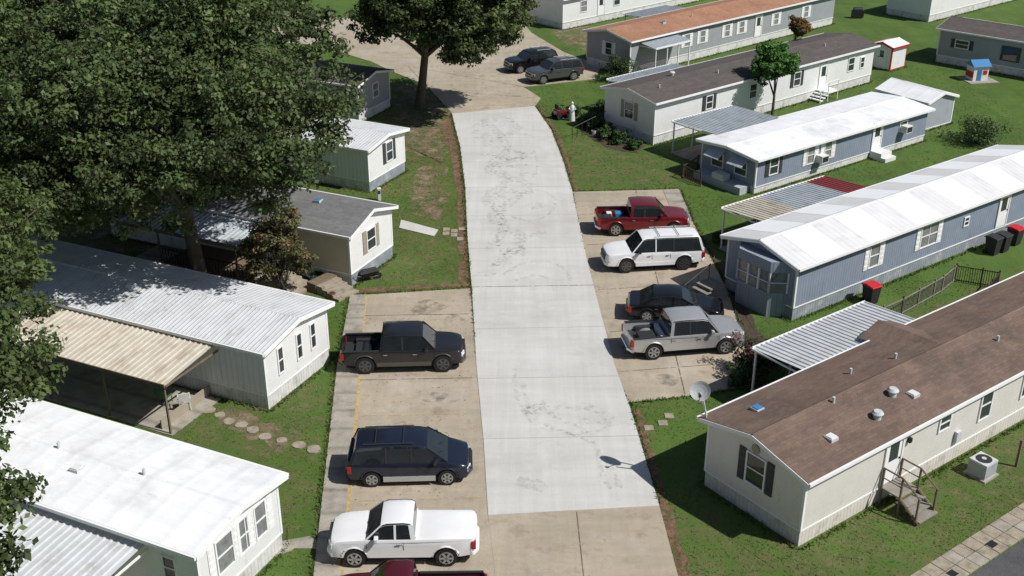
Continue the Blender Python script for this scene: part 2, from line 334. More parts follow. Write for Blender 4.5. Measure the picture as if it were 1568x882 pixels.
a=Vector((13.2,31.6))+U*-5-V2*1.28
flat('asphalt_drive',[tuple(a),tuple(a+U*25),tuple(a+U*25-V2*9),tuple(a-V2*9)],.022,asph,.1)
o=Obj('stepping_stone_path',(0,0,0)); kk=0
for (x0,y0,x1,y1,n) in ((-13.6,43.6,-11.2,41.9,5),(-10.6,41.5,-8.3,40.4,4)):
    for i in range(n):
        t=i/max(1,n-1); x=x0+(x1-x0)*t+random.uniform(-.08,.08);y=y0+(y1-y0)*t+random.uniform(-.08,.08); s_=.24+.09*random.random(); kk+=1
        o.prism('stones',step_c,[(x+s_*math.cos(q)*random.uniform(.85,1.15),y+s_*math.sin(q)*random.uniform(.8,1.1)) for q in np.linspace(.3,6.58,9)[:-1]],-.02,.024+.003*kk,2)
o.done()
o=Obj('concrete_walkway',(0,0,0))
o.prism('slab',conc_n,[(-6.9,65.9),(-4.5,64.3),(-4.7,63.3),(-6.9,64.6)],-.02,.05,2)
for k,(x,y) in enumerate(((-4.0,64.4),(-3.5,64.15),(-3.05,64.5),(-4.0,63.75),(-3.5,63.5),(-3.1,62.9))):
    o.box('pavers',step_c,x-.2,x+.2,y-.24,y+.24,-.02,.036+.003*k)
o.done()
o=Obj('concrete_walkway',(0,0,0)); o.prism('slab',conc_g,[(-9.4,34.1),(-7.6,34.6),(-7.1,34.3),(-7.1,33.9),(-8.0,33.9),(-9.3,33)],-.02,.05,2); o.done()
o=Obj('stepping_stones',(0,0,0))
for x,y in ((5.95,42.1),(6.6,42.5),(6.95,43.1)): o.box('stones',step_c,x-.2,x+.2,y-.2,y+.2,-.02,.04)
o.done()
# ------------------------------------------------------------------ homes
FOOT=[]
def roofprof(W,H,rise,oh,t,drop=0):
    dz=rise/(W/2)*oh
    return [(-oh,H-dz),(W/2,H+rise),(W+oh,H-dz),(W+oh,H-dz-t),(W/2,H+rise-t),(-oh,H-dz-t)]
def wallbox(o,W,L,wall,part,mat,a0,a1,d0,d1,z0,z1):
    if wall=='n': o.box(part,mat,a0,a1,-d1,-d0,z0,z1)
    elif wall=='f': o.box(part,mat,a0,a1,W+d0,W+d1,z0,z1)
    elif wall=='e': o.box(part,mat,-d1,-d0,a0,a1,z0,z1)
    else: o.box(part,mat,L+d0,L+d1,a0,a1,z0,z1)
def window(o,W,L,wall,c,z,w,h,shut=None,gl=None,frame=None,panes=1):
    B=lambda p,m,a0,a1,d0,d1,z0,z1: wallbox(o,W,L,wall,p,m,a0,a1,d0,d1,z0,z1)
    frame=frame or trimw; gl=gl or glass; f=.07
    B('windows',gl,c-w/2+f,c+w/2-f,.002,.018,z+f,z+h-f)
    B('windows',frame,c-w/2,c-w/2+f,.002,.06,z,z+h);B('windows',frame,c+w/2-f,c+w/2,.002,.06,z,z+h)
    B('windows',frame,c-w/2+f,c+w/2-f,.002,.06,z,z+f);B('windows',frame,c-w/2+f,c+w/2-f,.002,.06,z+h-f,z+h)
    B('windows',frame,c-w/2+f,c+w/2-f,.02,.045,z+h/2-.025,z+h/2+.025)
    for k in range(1,panes): B('windows',frame,c-w/2+k*w/panes-.02,c-w/2+k*w/panes+.02,.02,.043,z+f,z+h-f)
    if shut:
        for sgn in (-1,1):
            x=c+sgn*(w/2+.2); B('windows',shut,x-.17,x+.17,.002,.04,z-.02,z+h+.02)
            for q in range(5): B('windows',shut,x-.13,x+.13,.041,.052,z+.08+q*h/5,z+.08+q*h/5+h/9)
def door(o,W,L,wall,c,z,mat=None,w=.95,h=2.0):
    B=lambda p,m,a0,a1,d0,d1,z0,z1: wallbox(o,W,L,wall,p,m,a0,a1,d0,d1,z0,z1)
    B('door',trimw,c-w/2-.08,c-w/2,.002,.07,z,z+h+.08);B('door',trimw,c+w/2,c+w/2+.08,.002,.07,z,z+h+.08);B('door',trimw,c-w/2,c+w/2,.002,.07,z+h,z+h+.08)
    B('door',mat or trimw,c-w/2,c+w/2,.002,.035,z,z+h)
    B('door',glass,c-w/2+.2,c+w/2-.2,.036,.045,z+1.0,z+h-.2); B('door',blackm,c+w/2-.12,c+w/2-.07,.036,.08,z+.95,z+1.02)
def home(name,O,ang,sy,W,L,wall,roof,H=3.2,rise=.55,sk=.7,oh=.28,endwall=None,skm=None,skme=None,fas=None,wins=(),doors=(),extra=None,backwall=None):
    o=Obj(name,(O[0],O[1],0),ang,sy); endwall=endwall or wall; skm=skm or skirt_w; skme=skme or skirt_we; fas=fas or trimw
    o.box('skirting',skm,.03,L-.03,.03,W-.03,-.1,sk)
    o.box('skirting',skme,.02,.029,.03,W-.03,-.1,sk)
    t=.06
    o.box('walls',wall,t,L-t,0,t,sk,H);o.box('walls',wall,t,L-t,W-t,W,sk,H)
    pent=[(0,sk),(W,sk),(W,H-.02),(W/2,H+rise-.13),(0,H-.02)]
    o.prism('walls',endwall,pent,0,t);o.prism('walls',backwall or endwall,pent,L-t,L)
    for (x,y) in ((0,0),(0,W)):
        o.box('trim',fas,x-.02,x+.09,y-.02 if y==0 else y-.09,y+.09 if y==0 else y+.02,sk-.02,H-.06)
    o.box('trim',fas,.09,L,-.018,-.001,sk-.03,sk+.04); o.box('trim',fas,-.018,-.001,.09,W-.09,sk-.03,sk+.04)
    o.prism('roof',roof,roofprof(W,H+.02,rise,oh,.1),-oh,L+oh)
    fp=roofprof(W,H+.0,rise,oh+.01,.17); o.prism('fascia',fas,fp,-oh-.035,-oh-.003); o.prism('fascia',fas,fp,L+oh+.003,L+oh+.035)
    e0=H-rise/(W/2)*oh
    o.box('fascia',fas,-oh,L+oh,-oh-.09,-oh-.004,e0-.12,e0+.015); o.box('fascia',fas,-oh,L+oh,W+oh+.004,W+oh+.09,e0-.12,e0+.015)
    o.prism('roof',roof,[(W/2-.14,H+rise-.02),(W/2,H+rise+.05),(W/2+.14,H+rise-.02)],-oh+.004,L+oh-.004)
    for wdw in wins: window(o,W,L,*wdw)
    for dd in doors: door(o,W,L,*dd)
    if extra: extra(o,W,L,H,rise)
    o.done()
    c,s_=math.cos(math.radians(ang)),math.sin(math.radians(ang)); F=[]
    for x,y in ((-.1,-.1),(L+.1,-.1),(L+.1,W+.1),(-.1,W+.1)):
        y*=sy; F.append((O[0]+x*c-y*s_,O[1]+x*s_+y*c))
    FOOT.append(F); return o
def rvent(o,W,H,rise,x,yf,kind=0):
    y=W*yf; z=H+rise*(1-abs(y-W/2)/(W/2))+.02
    if kind==0:
        o.cyl('roof_vents',galv,(x,y,z-.05),.06,.3,2,10)
    elif kind==1:
        o.cyl('roof_vents',galv,(x,y,z-.08),.16,.3,2,14); o.cyl('roof_vents',galv,(x,y,z+.22),.24,.1,2,14,.16)
    else:
        o.box('roof_vents',galv,x-.2,x+.2,y-.2,y+.2,z-.08,z+.09); o.box('roof_vents',blue_p if kind==3 else white_p,x-.16,x+.16,y-.16,y+.16,z+.09,z+.13)
def corr(o,part,mats,x0,x1,y0,y1,z0,z1,pitch=.3,d=.05):
    x=x0
    while x<x1-1e-3:
        m=[q for q in mats if x<q[0]-1e-3]; m=m[0][1] if m else mats[-1][1]
        pr=[(x,0),(x+pitch*.6,0),(x+pitch*.7,d),(x+pitch*.92,d),(x+pitch,0)]
        vs=[];fs=[]
        for (a,h) in pr: vs+=[(a,y0,z0+h),(a,y1,z1+h)]
        for (a,h) in pr: vs+=[(a,y0,z0+h-.02),(a,y1,z1+h-.02)]
        for i in range(4): fs+=[(2*i,2*i+1,2*i+3,2*i+2),(10+2*i,10+2*i+2,10+2*i+3,10+2*i+1)]
        o.add(part,m,vs,fs); x+=pitch
def carport(o,x0,x1,y0,y1,z0,z1,mats,gut=None,slab=True):
    corr(o,'carport_roof',mats,x0,x1,y0,y1,z0,z1)
    gm=gut or trimw; e=.05 if y1>y0 else -.05
    o.box('carport_frame',gm,x0,x1,*sorted((y1,y1+e)),z1-.1,z1+.06)
    o.box('carport_frame',gm,x0-.05,x0,*sorted((y0,y1)),min(z0,z1)-.08,min(z0,z1)+.0)
    for i in range(4):
        x=x0+.15+(x1-x0-.3)*i/3; yy=y1-2*e-.0
        o.box('carport_frame',gm,x-.04,x+.04,yy-.04,yy+.04,0,z1-.02)
    if slab: o.box('carport_slab',conc_g,x0,x1,*sorted((y0+(e*2),y1)),-.05,.04)
def ac(o,x,y):
    o.box('ac_unit',galv,x-.4,x+.4,y-.4,y+.4,.08,.75); o.cyl('ac_unit',plastic_b,(x,y,.751),.32,.02); o.cyl('ac_unit',galv,(x,y,.772),.1,.02); o.box('ac_unit',conc_g,x-.5,x+.5,y-.5,y+.5,-.02,.08)
    for k in range(8): o.box('ac_unit',plastic_b,x-.41,x+.41,y-.41,y+.41,.14+k*.07,.15+k*.07)
def x_r1(o,W,L,H,r):
    rvent(o,W,H,r,6.6,.28,1);rvent(o,W,H,r,4.9,.16,1);rvent(o,W,H,r,7.4,.2,2);rvent(o,W,H,r,6.6,.7,0);rvent(o,W,H,r,2.3,.18,2);rvent(o,W,H,r,1.6,.8,3);rvent(o,W,H,r,4.0,.45,0);rvent(o,W,H,r,9.0,.62,0);rvent(o,W,H,r,14,.3,0)
    o.cyl('gable_vent',beige_trim,(-.04,W/2,3.02),.2,.03,0,16)
    x0,x1=10.2,12.8; xm=(x0+x1)/2
    zz=H-.02
    o.add('roof',brown_sh,[(x0,W+.9,zz-.12),(xm,W+.9,zz+.36),(x1,W+.9,zz-.12),(xm,W/2+.3,H+r-.02),(x0,W*.72,H+.16),(x1,W*.72,H+.16)],[(0,1,3,4),(1,2,5,3)])
    o.add('walls',beige_trim,[(x0+.1,W+.8,zz-.12),(xm,W+.8,zz+.3),(x1-.1,W+.8,zz-.12)],[(0,1,2)])
    carport(o,6.3,14.1,W+.02,W+3.5,2.9,2.65,[(99,galv)])
    for i in range(4): o.box('porch_steps',wood_g,4.6,5.75,-.75-i*.3-.3 if i else -.95,-.02 if i==0 else -.75-i*.3+.1,.78-i*.19-.05,.78-i*.19)
    for x in (4.6,5.72):
        for y,z in ((-.1,.78),(-.95,.78),(-1.75,.25)): o.box('porch_steps',wood,x-.035,x+.035,y-.035,y+.035,0,z+.9)
        o.bar('porch_steps',wood,(x,-.05,1.68),(x,-.95,1.68),.035);o.bar('porch_steps',wood,(x,-.95,1.68),(x,-1.8,1.15),.035);o.bar('porch_steps',wood,(x,-.05,1.25),(x,-.95,1.25),.025)
        o.bar('porch_steps',wood,(x,-.95,.75),(x,-1.9,.1),.06)
    ac(o,9.6,-1.3)
    o.box('meter_box',galv,9.3,9.6,-.16,-.02,1.0,1.5); o.box('meter_box',wood,11.2,11.3,-1.9,-1.8,0,1.3); o.box('meter_box',blackm,5.95,6.1,-.14,-.02,2.3,2.5)
    o.bar('dish_mount',galv,(-.1,W+.0,3.0),(-.35,W+.05,4.05),.035)
home('mobile_home',(10.6,34.0),36.5,1,4.9,24,cream_wall,brown_sh,skm=skirt_c,skme=skirt_ce,wins=[('e',2.35,1.4,1.0,1.4,dark_trim)]+[('n',8.4,1.9,.8,.75),('n',11.3,1.35,.85,1.45,None,glass,None),('n',14.4,1.35,.85,1.45),('n',19,1.4,1.6,1.3)],doors=[('n',5.15,.8)],extra=x_r1,oh=.3)
def x_r2(o,W,L,H,r):
    pts=[(0,.5),(-.75,1.1),(-.75,3.3),(0,3.9)]
    o.prism('bay_window',blue_end,[(p[0],p[1]) for p in pts],-.05,1.35,2)
    o.prism('bay_window',blue_end,[(p[0],p[1]) for p in pts],2.5,3.1,2)
    o.prism('bay_window',curtain,[(p[0]*.94,p[1]*.99+.02) for p in pts],1.352,2.498,2)
    for (a,b) in ((pts[0],pts[1]),(pts[1],pts[2]),(pts[2],pts[3])):
        n=3 if b[1]-a[1]>1 else 1
        for k in range(n+1):
            t=k/n; x=a[0]+(b[0]-a[0])*t; y=a[1]+(b[1]-a[1])*t
            o.box('bay_window',trimw,x-.04,x+.04,y-.05,y+.05,1.35,2.5)
        o.bar('bay_window',trimw,(a[0],a[1],1.93),(b[0],b[1],1.93),.03,4)
    zr=lambda y: H+.02+r*(1-abs(y-W/2)/(W/2))+.006
    for k in range(6):
        x=1.2+k*4.1
        for (ya,yb) in ((-.27,W/2-.16),(W+.27,W/2+.16)):
            o.add('roof_coating',roofpatch,[(x,ya,zr(ya)),(x+2.2,ya,zr(ya)),(x+2.2,yb,zr(yb)),(x,yb,zr(yb))],[(0,1,2,3)])
    carport(o,3.6,12.6,W+.02,W+4.0,2.85,2.55,[(6.6,galv_y),(10.8,galv_g),(99,galv_r)])
    for i in range(4): o.box('porch_steps',wood_g,-1.9-.3*i,-1.5-.3*i if i else -.78,W-.8,W+.3,.75-i*.18-.06,.75-i*.18)
    for i in range(3): o.box('porch_steps',blackm,-1.0-.8*i,-.97-.8*i,W+.25,W+.28,0,1.6-.35*i)
    o.bar('porch_steps',blackm,(-.9,W+.27,1.6),(-2.8,W+.27,.85),.03)
home('mobile_home',(14.4,52.3),36.2,1,4.8,25,blue_wall,weath_roof,endwall=blue_end,skm=skirt_g,skme=skirt_g,H=3.15,rise=.6,wins=[('n',6.2,1.35,.9,1.4,trimw,curtain),('n',11,1.35,1.6,1.4,trimw,curtain,None,2),('n',14.5,1.7,.5,.6),('n',22,1.4,1.4,1.3,trimw,curtain,None,2)],doors=[('n',18.2,.8,trimw)],extra=x_r2)
def x_r3(o,W,L,H,r):
    for y in (1.3,3.4):
        o.hexa('window_awnings',galv_g,[(-.02,y-.65,2.25),(-.02,y+.65,2.25),(-.75,y+.65,1.75),(-.75,y-.65,1.75)],[(-.02,y-.65,2.29),(-.02,y+.65,2.29),(-.75,y+.65,1.79),(-.75,y-.65,1.79)])
    o.box('porch_box',white_p,-.9,-.2,2.0,3.0,.0,.9)
    o.box('porch_box',gray_panel,-.95,-.1,.4,4.6,.0,.5)
    carport(o,1.4,7.6,W+.02,W+4.4,2.55,2.4,[(99,galv_g)])
    for x,z in ((6.3,1.0),(15.6,1.3)):
        o.box('window_ac',white_p,x-.35,x+.35,-.6,-.02,z,z+.5); o.box('window_ac',plastic_b,x-.3,x+.3,-.61,-.6,z+.06,z+.44)
    o.box('porch_steps',white_p,12,13.2,-1.0,-.05,0,.55);o.box('porch_steps',white_p,12,13.2,-1.4,-1.0,0,.28)
home('mobile_home',(15.9,70.4),37,1,4.9,18.5,blue_wall,white_roof,endwall=blue_end,H=2.5,rise=.22,sk=.45,skm=skirt_w,oh=.3,wins=[('n',1.7,1.0,.9,1.2,dark_trim),('n',5.4,.95,.8,1.3,trimw,curtain),('n',7.2,.95,.8,1.3,trimw,curtain),('n',15.6,1.3,.9,.8),('e',1.3,.95,1.1,1.0),('e',3.4,.95,1.1,1.0)],doors=[('n',12.6,.5)],extra=x_r3)
def x_r4(o,W,L,H,r):
    for k in (2,8.5,15,22): rvent(o,W,H,r,k,.3,0)
    rvent(o,W,H,r,5,.6,1)
    carport(o,3.2,10.5,W+.02,W+3.2,2.8,2.6,[(99,galv_g)])
    for i in range(4): o.box('porch_steps',trimw,19.2-i*.3,20.6-i*.3 if i==0 else 19.5-i*.3,-1.3,-.05,.72-i*.18-.06,.75-i*.18)
    for x,z in ((20.5,1.65),(19.2,1.65),(18.2,1.1)):
        o.box('porch_steps',trimw,x-.03,x+.03,-1.3,-1.24,0,z)
    o.bar('porch_steps',trimw,(20.5,-1.27,1.65),(19.2,-1.27,1.65),.035);o.bar('porch_steps',trimw,(19.2,-1.27,1.65),(18.0,-1.27,1.0),.035)
    for i in range(5): o.bar('porch_steps',blackm,(-1.6-.5*i,W-.3,0),(-1.6-.5*i,W-.3,1.3-.1*i),.025)
    o.bar('porch_steps',blackm,(-.2,W-.3,1.45),(-3.8,W-.3,.8),.03)
home('mobile_home',(10.4,80.5),39.5,1,5.2,27,white_wall,dark_sh,H=3.3,rise=.5,wins=[('e',2.6,1.4,1.0,1.3,beige_trim),('n',5.9,1.6,.8,1.1,dark_trim),('n',11,1.5,.9,1.2),('n',16.5,1.5,.9,1.2,dark_trim),('n',23.8,1.5,.9,1.2),('n',25.4,1.5,.6,1.0)],doors=[('n',20.0,.75)],extra=x_r4)
def x_r5(o,W,L,H,r):
    carport(o,9,15,W+.02,W+4,2.9,2.7,[(99,galv_g)])
    carport(o,1.2,6.0,-.02,-1.9,2.8,2.6,[(99,galv_g)])
    rvent(o,W,H,r,6,.3,3);rvent(o,W,H,r,10,.3,0)
home('mobile_home',(10.4,99.6),41.5,1,5.4,31,gray_lap,orange_sh,H=3.2,rise=.55,wins=[('e',2.6,1.4,.9,1.2,trimw)]+[('n',x,1.4,.8,1.2,trimw,curtain) for x in (7.6,9.8,13.4,15.6,21,26)],doors=[('n',18.2,.75)],extra=x_r5)
home('mobile_home',(5.2,117.5),42,1,5.2,30,white_wall,ribbed_roof,wins=[('n',3,1.4,1,1.2,None,curtain),('n',8,1.4,1,1.2)],doors=[('n',5.6,.75)])
home('mobile_home',(39.2,104.5),-42,1,5.4,20,gray_lap,dark_sh,H=3.2,wins=[('n',2.2,1.6,1.3,.8,dark_trim),('n',6.6,1.2,1.7,1.3,None,glass,dark_trim),('n',12,1.2,1.4,1.2)])
home('mobile_home',(44,121),40,1,5.2,24,white_wall,gray_sh,H=3.2)
home('storage_shed',(31.5,83.9),126,-1,3.3,4.6,gray_panel,white_roof,H=2.3,rise=.5,sk=.1,oh=.2,wins=())
home('storage_shed',(34.0,101.2),40,1,2.0,2.3,white_wall,white_roof,H=2.2,rise=.3,sk=.1,oh=.15,backwall=red_p,doors=[('e',1.0,.12,trimw,.8,1.8)],fas=red_p)
def x_l1(o,W,L,H,r):
    carport(o,2.1,10.5,-.02,-3.6,2.75,2.5,[(99,galv)])
    for x in (4,8,11,15): rvent(o,W,H,r,x,.5,0)
    rvent(o,W,H,r,6.5,.35,2)
home('mobile_home',(-10.35,29.9),155,-1,4.5,19,white_wall,white_roof,H=3.2,rise=.28,wins=[('e',1.35,1.35,.95,1.45,trimw,curtain,None,1),('e',2.5,1.35,.95,1.45,None,curtain,None,2),('e',3.35,1.35,.7,1.45,trimw,curtain),('n',1.2,1.5,.6,1.0)],extra=x_l1)
def x_l2(o,W,L,H,r):
    carport(o,2.5,13,-.02,-3.5,2.85,2.5,[(99,galv_y)],gut=wood)
    rvent(o,W,H,r,5,.6,0);rvent(o,W,H,r,9,.4,2)
    o.box('walls',beige_trim,3.2,3.26,-3.3,-.02,.05,.5)
home('mobile_home',(-10.85,43.6),155,-1,4.95,19,white_panel,ribbed_roof,endwall=white_wall,H=3.1,rise=.4,wins=[('e',1.15,1.3,.45,1.35),('e',2.6,1.3,.45,1.35),('e',3.7,1.3,.45,1.35),('n',7,1.4,1,1.1)],doors=[('n',10,.75)],extra=x_l2)
def x_l3(o,W,L,H,r):
    rvent(o,W,H,r,3.2,.45,3);rvent(o,W,H,r,5,.3,0)
    carport(o,5.2,13.4,-.02,-3.0,2.9,2.6,[(99,galv_g)],gut=wood)
    o.box('deck',wood,5.0,10.5,-2.9,-.05,.55,.65)
    for k in range(28): o.box('deck',blackm,5.0+k*.2,5.03+k*.2,-2.93,-2.9,.65,1.5)
    o.bar('deck',blackm,(5.0,-2.92,1.5),(10.5,-2.92,1.5),.035)
    for k in range(4):
        o.box('porch_steps',step_c,3.0-.38*k,3.4-.38*k if k else 4.4,-2.6+.003*k,-.9-.003*k,0,.62-.15*k)
home('mobile_home',(-8.75,56.4),155,-1,4.45,17,tan_wall,gray_sh,endwall=white_wall,H=3.15,rise=.65,skm=skirt_w,skme=skirt_g,wins=[('e',2.15,1.35,.95,1.3,beige_trim)],doors=[('n',5.9,.75)],extra=x_l3)
o=Obj('porch_steps',(-9.9,55.9,0),-38)
for k in range(4): o.box('steps',step_c,-.2+.42*k,.22+.42*k,-.75,.75,0,.5-.12*k)
o.box('steps',wood,-.9,-.204,-.8,.8,0,.55)
o.done(bevel={'steps':.015})
def x_l4(o,W,L,H,r): rvent(o,W,H,r,4,.4,0)
home('mobile_home',(-9.4,70.8),154,-1,4.6,15,white_panel,ribbed_roof,endwall=white_wall,H=3.05,rise=.35,skme=skirt_g,wins=[('e',2.6,1.35,.85,1.4,dark_trim)],extra=x_l4)
home('mobile_home',(-11.9,85.8),155,-1,4.8,13,gray_lap,dark_sh,H=3.1,rise=.5,wins=[('e',2.6,1.4,.9,1.2,None,curtain),('n',2.2,1.5,.6,1.0),('n',5,1.5,.9,1.1)])
def railing(name,pts,h=1.0,mat=None,gap=.14):
    o=Obj(name,(0,0,0)); mat=mat or wood
    for a,b in zip(pts,pts[1:]):
        a=Vector(a);b=Vector(b);L=(b-a).length;n=int(L/gap)
        for z in (.12,h-.05): o.bar('rails',mat,(a.x,a.y,z),(b.x,b.y,z),.035,4)
        for k in range(n+1):
            q=a.lerp(b,k/n); r=.05 if k%11==0 else .018
            o.bar('pickets',mat,(q.x,q.y,0),(q.x,q.y,h+(.1 if k%11==0 else 0)),r,4)
    o.done()
railing('wooden_fence',[(18.9,51.9),(20.2,52.9),(23.2,55.6),(24.4,57.0)],1.0,wood_g)
railing('wooden_fence',[(24.4,57.0),(26.4,56.1),(25.0,54.2)],1.0,mulch,.12)
railing('deck_railing',[(12.6,71.9),(11.6,73.4),(13.0,75.4)],.95,mulch,.2)
# ------------------------------------------------------------------ vehicles
def vehicle(name,loc,ang,L,w2,paintm,kind,wb,r=.39,lower=None):
    o=Obj(name,(loc[0],loc[1],.03),ang); h=L/2; lower=lower or {}
    xf=wb/2+{'pickup':.08,'van':.02,'suv':.05,'sedan':.0}[kind]; xr=xf-wb
    ra=r+.09; az=r
    sill=.42 if kind in('pickup','suv') else .28
    bot=[(-h,.55),(-h+.05,sill+.06)]
    def arch(c):
        out=[]
        for k in range(11):
            a=math.pi-math.pi*k/10; out.append((c+ra*math.cos(a),max(sill,az+ra*math.sin(a))))
        return out
    bot+=arch(xr)+arch(xf)+[(h-.08,sill+.02),(h,.5)]
    P=dict(pickup=dict(ht=1.12,cowl=1.19),suv=dict(ht=1.10,cowl=1.17),van=dict(ht=.92,cowl=1.08),sedan=dict(ht=.78,cowl=.96))[kind]
    ws=lower.get('ws',dict(pickup=h-1.35,suv=h-1.42,van=h-.98,sedan=h-1.35)[kind])
    belt=P['cowl']
    top=[(h+.01,.72),(h-.02,P['ht']-.2),(h-.10,P['ht']-.08),(h-.28,P['ht']-.02),((h+ws)/2,P['ht']+.03),(ws+.05,belt)]
    if kind=='pickup':
        cabend=lower['cab']; bf=.74 if not lower.get('cover') else belt+.02
        T=[(cabend+.02,belt,belt),(cabend-.03,belt,bf),(-h+.14,belt,bf),(-h+.09,belt,belt),(-h,belt-.03,belt-.03)]
    elif kind=='sedan': T=[(-h+1.0,belt+.03,belt+.03),(-h+.1,belt-.02,belt-.02),(-h-.01,.78,.78)]
    else: T=[(-h+.12,belt,belt),(-h+.02,belt-.05,belt-.05)]
    prof=[(x,z,z) for x,z in bot]+[(x,z,z) for x,z in top]+T
    n=len(prof); fr=[-1,-.97,-.87,-.72,-.35,.35,.72,.87,.97,1]; vs=[]
    for q in fr:
        a=abs(q); xs={1:.93,.97:.95,.87:.975,.72:.99,.35:1.0}[a]
        for (x,zo,zi) in prof:
            z=zi if a<=.87 else zo
            nose=max(0,abs(x)-h*.62)/(h*.38)
            yy=q*w2*(1-.06*nose*nose*a)
            if z>belt-.16 and a==1: z-=.07
            if z>.85: yy*=.982
            if z<.5: yy*=.965
            k=max(0,(abs(x)/h-.6)/.4)
            X=x*(1-(1-xs)*min(1,k))
            if x>ws+.08 and z>P['ht']-.1: z+={1:-.02,.97:0,.87:.02,.72:.035,.35:.02}[a]
            vs.append((X,yy,z))
    fs=[]
    for i in range(len(fr)-1):
        for k in range(n): fs.append((i*n+k,i*n+(k+1)%n,(i+1)*n+(k+1)%n,(i+1)*n+k))
    fs.append(tuple(range(n))); fs.append(tuple(range((len(fr)-1)*n,len(fr)*n)))
    o.add('body',paintm,vs,fs)
    cl=lower.get('clad')
    for s_ in (-1,1):
        if cl: o.box('cladding',cl,xr+ra+.02,xf-ra-.02,*sorted((s_*(w2*.97),s_*(w2+.015))),sill-.02,sill+.2)
        for c in (xf,xr):
            pts=[(c+(ra+.02)*math.cos(a),s_*(w2*.975),az+(ra+.02)*math.sin(a)) for a in np.linspace(.15,math.pi-.15,9)]
            tube(o,'arch_lips',lower.get('lip',paintm),pts,[.035]*9,6)
    H=lower.get('H',dict(pickup=1.9,suv=1.93,van=1.76,sedan=1.46)[kind])
    if kind=='pickup': ce=lower['cab']; gh=[(ws+.02,belt-.03),(ws-.58,H-.09),(ws-.8,H-.02),((ws-.95+ce)/2,H),(ce+.22,H-.03),(ce+.1,H-.09),(ce+.02,belt-.03)]
    elif kind=='suv': gh=[(ws+.02,belt-.03),(ws-.62,H-.09),(ws-.88,H-.02),(-.6,H),(-h+.5,H-.03),(-h+.33,H-.08),(-h+.12,belt-.03)]
    elif kind=='van': gh=[(ws+.1,belt-.03),(ws-.75,H-.1),(ws-1.1,H-.02),(-.6,H),(-h+.55,H-.04),(-h+.4,H-.09),(-h+.12,belt-.03)]
    else: gh=[(ws+.1,belt-.03),(ws-.75,H-.07),(ws-1.1,H-.01),(-.3,H),(-h+1.45,H-.06),(-h+1.3,H-.1),(-h+.6,belt-.0)]
    wy=lambda z,e=0: (w2*.93-(z-belt)*.22*w2/ .95)+e
    n=len(gh); vs=[]
    for s_ in (-1,1): vs+=[(x,s_*wy(z),z) for x,z in gh]
    o.add('glass',autog,vs,[tuple(range(n)),tuple(range(n,2*n))]+[(i,i+1,i+1+n,i+n) for i in range(n-1)])
    R=gh[1:-1]; vs=[];m=len(R); fy=[-1,-.93,-.75,-.35,.35,.75,.93,1]
    for q in fy:
        for k,(x,z) in enumerate(R):
            a=abs(q); vs.append((x,q*(wy(z,.012)),z+{1:-.04,.93:.005,.75:.03,.35:.045}[a]))
    fs=[]
    for i in range(len(fy)-1):
        for k in range(m-1): fs.append((i*m+k,i*m+k+1,(i+1)*m+k+1,(i+1)*m+k))
    o.add('roof',paintm,vs,fs)
    def pil(xb0,xb1,xt0,xt1,zt=None,mt=None):
        zt=zt or H-.06; zb=belt-.02
        for s_ in (-1,1):
            A=[(xb0,s_*wy(zb,.0),zb),(xb1,s_*wy(zb,.0),zb),(xt1,s_*wy(zt,.0),zt),(xt0,s_*wy(zt,.0),zt)]
            Bq=[(p[0],p[1]+s_*.016,p[2]) for p in A]; o.hexa('pillars',mt or paintm,A,Bq)
    g0,g1=gh[0],gh[1]; pil(g0[0]-.07,g0[0]+.02,g1[0]-.05,g1[0]+.02)
    e0,e1=gh[-1],gh[-2]
    if kind=='pickup':
        pil(e0[0],e0[0]+.16,e1[0],e1[0]+.16); mid=(ws-.6+ce)/2+.05
        if lower.get('crew',1): pil(mid-.04,mid+.04,mid-.04,mid+.04,None,plastic_b if paintm is not pw else paintm)
        else: pil(ce+.7,ce+.78,ce+.7,ce+.78)
        o.box('pillars',paintm,ce-.0,ce+.04,-w2*.9,w2*.9,belt-.05,belt+.12)
    elif kind=='sedan': pil(e0[0]-.02,e0[0]+.25,e1[0],e1[0]+.28); pil(-.15,-.08,-.15,-.08)
    else:
        pil(e0[0]-.02,e0[0]+.1,e1[0]-.02,e1[0]+.1); pil(ws-1.40,ws-1.34,ws-1.40,ws-1.34,None,plastic_b if kind=='van' else paintm); pil(ws-2.42,ws-2.34,ws-2.42,ws-2.34,None,plastic_b)
        o.box('pillars',paintm,e0[0]-.03,e0[0]+.05,-w2*.9,w2*.9,belt-.1,belt+.1)
        for s_ in (-1,1): o.bar('roof_rack',plastic_b if kind=='van' else galv,(ws-1.3,s_*w2*.66,H+.09),(-h+.7,s_*w2*.66,H+.07),.02)
        for x in (-.2,-1.3): o.bar('roof_rack',plastic_b,(x,-w2*.66,H+.1),(x,w2*.66,H+.1),.018)
    o.bar('wipers',blackm,(ws-.02,-w2*.1,belt+.03),(ws-.28,-w2*.6,belt+.28),.012,4); o.bar('wipers',blackm,(ws-.02,w2*.55,belt+.03),(ws-.28,w2*.05,belt+.28),.012,4)
    for s_ in (-1,1):
        sx=[ws-.05,ws-1.15]+([ce+.08] if kind=='pickup' else [ws-2.2])
        if kind=='pickup' and lower.get('crew',1)==0: sx=[ws-.05,ce+.45]
        for x in sx: o.box('seams',darkm,x-.008,x+.008,*sorted((s_*w2*.985,s_*(w2*.986+.008))),sill+.12,belt-.1)
        for x in sx[1:]: o.box('handles',chrome if kind!='van' else paintm,x+.08,x+.26,*sorted((s_*w2*.985,s_*(w2+.02))),belt-.2,belt-.165)
        o.box('mirrors',lower.get('mir',paintm),ws-.5,ws-.34,*sorted((s_*(w2*.95),s_*(w2+.2))),belt+.02,belt+.22)
        zl=P['ht']
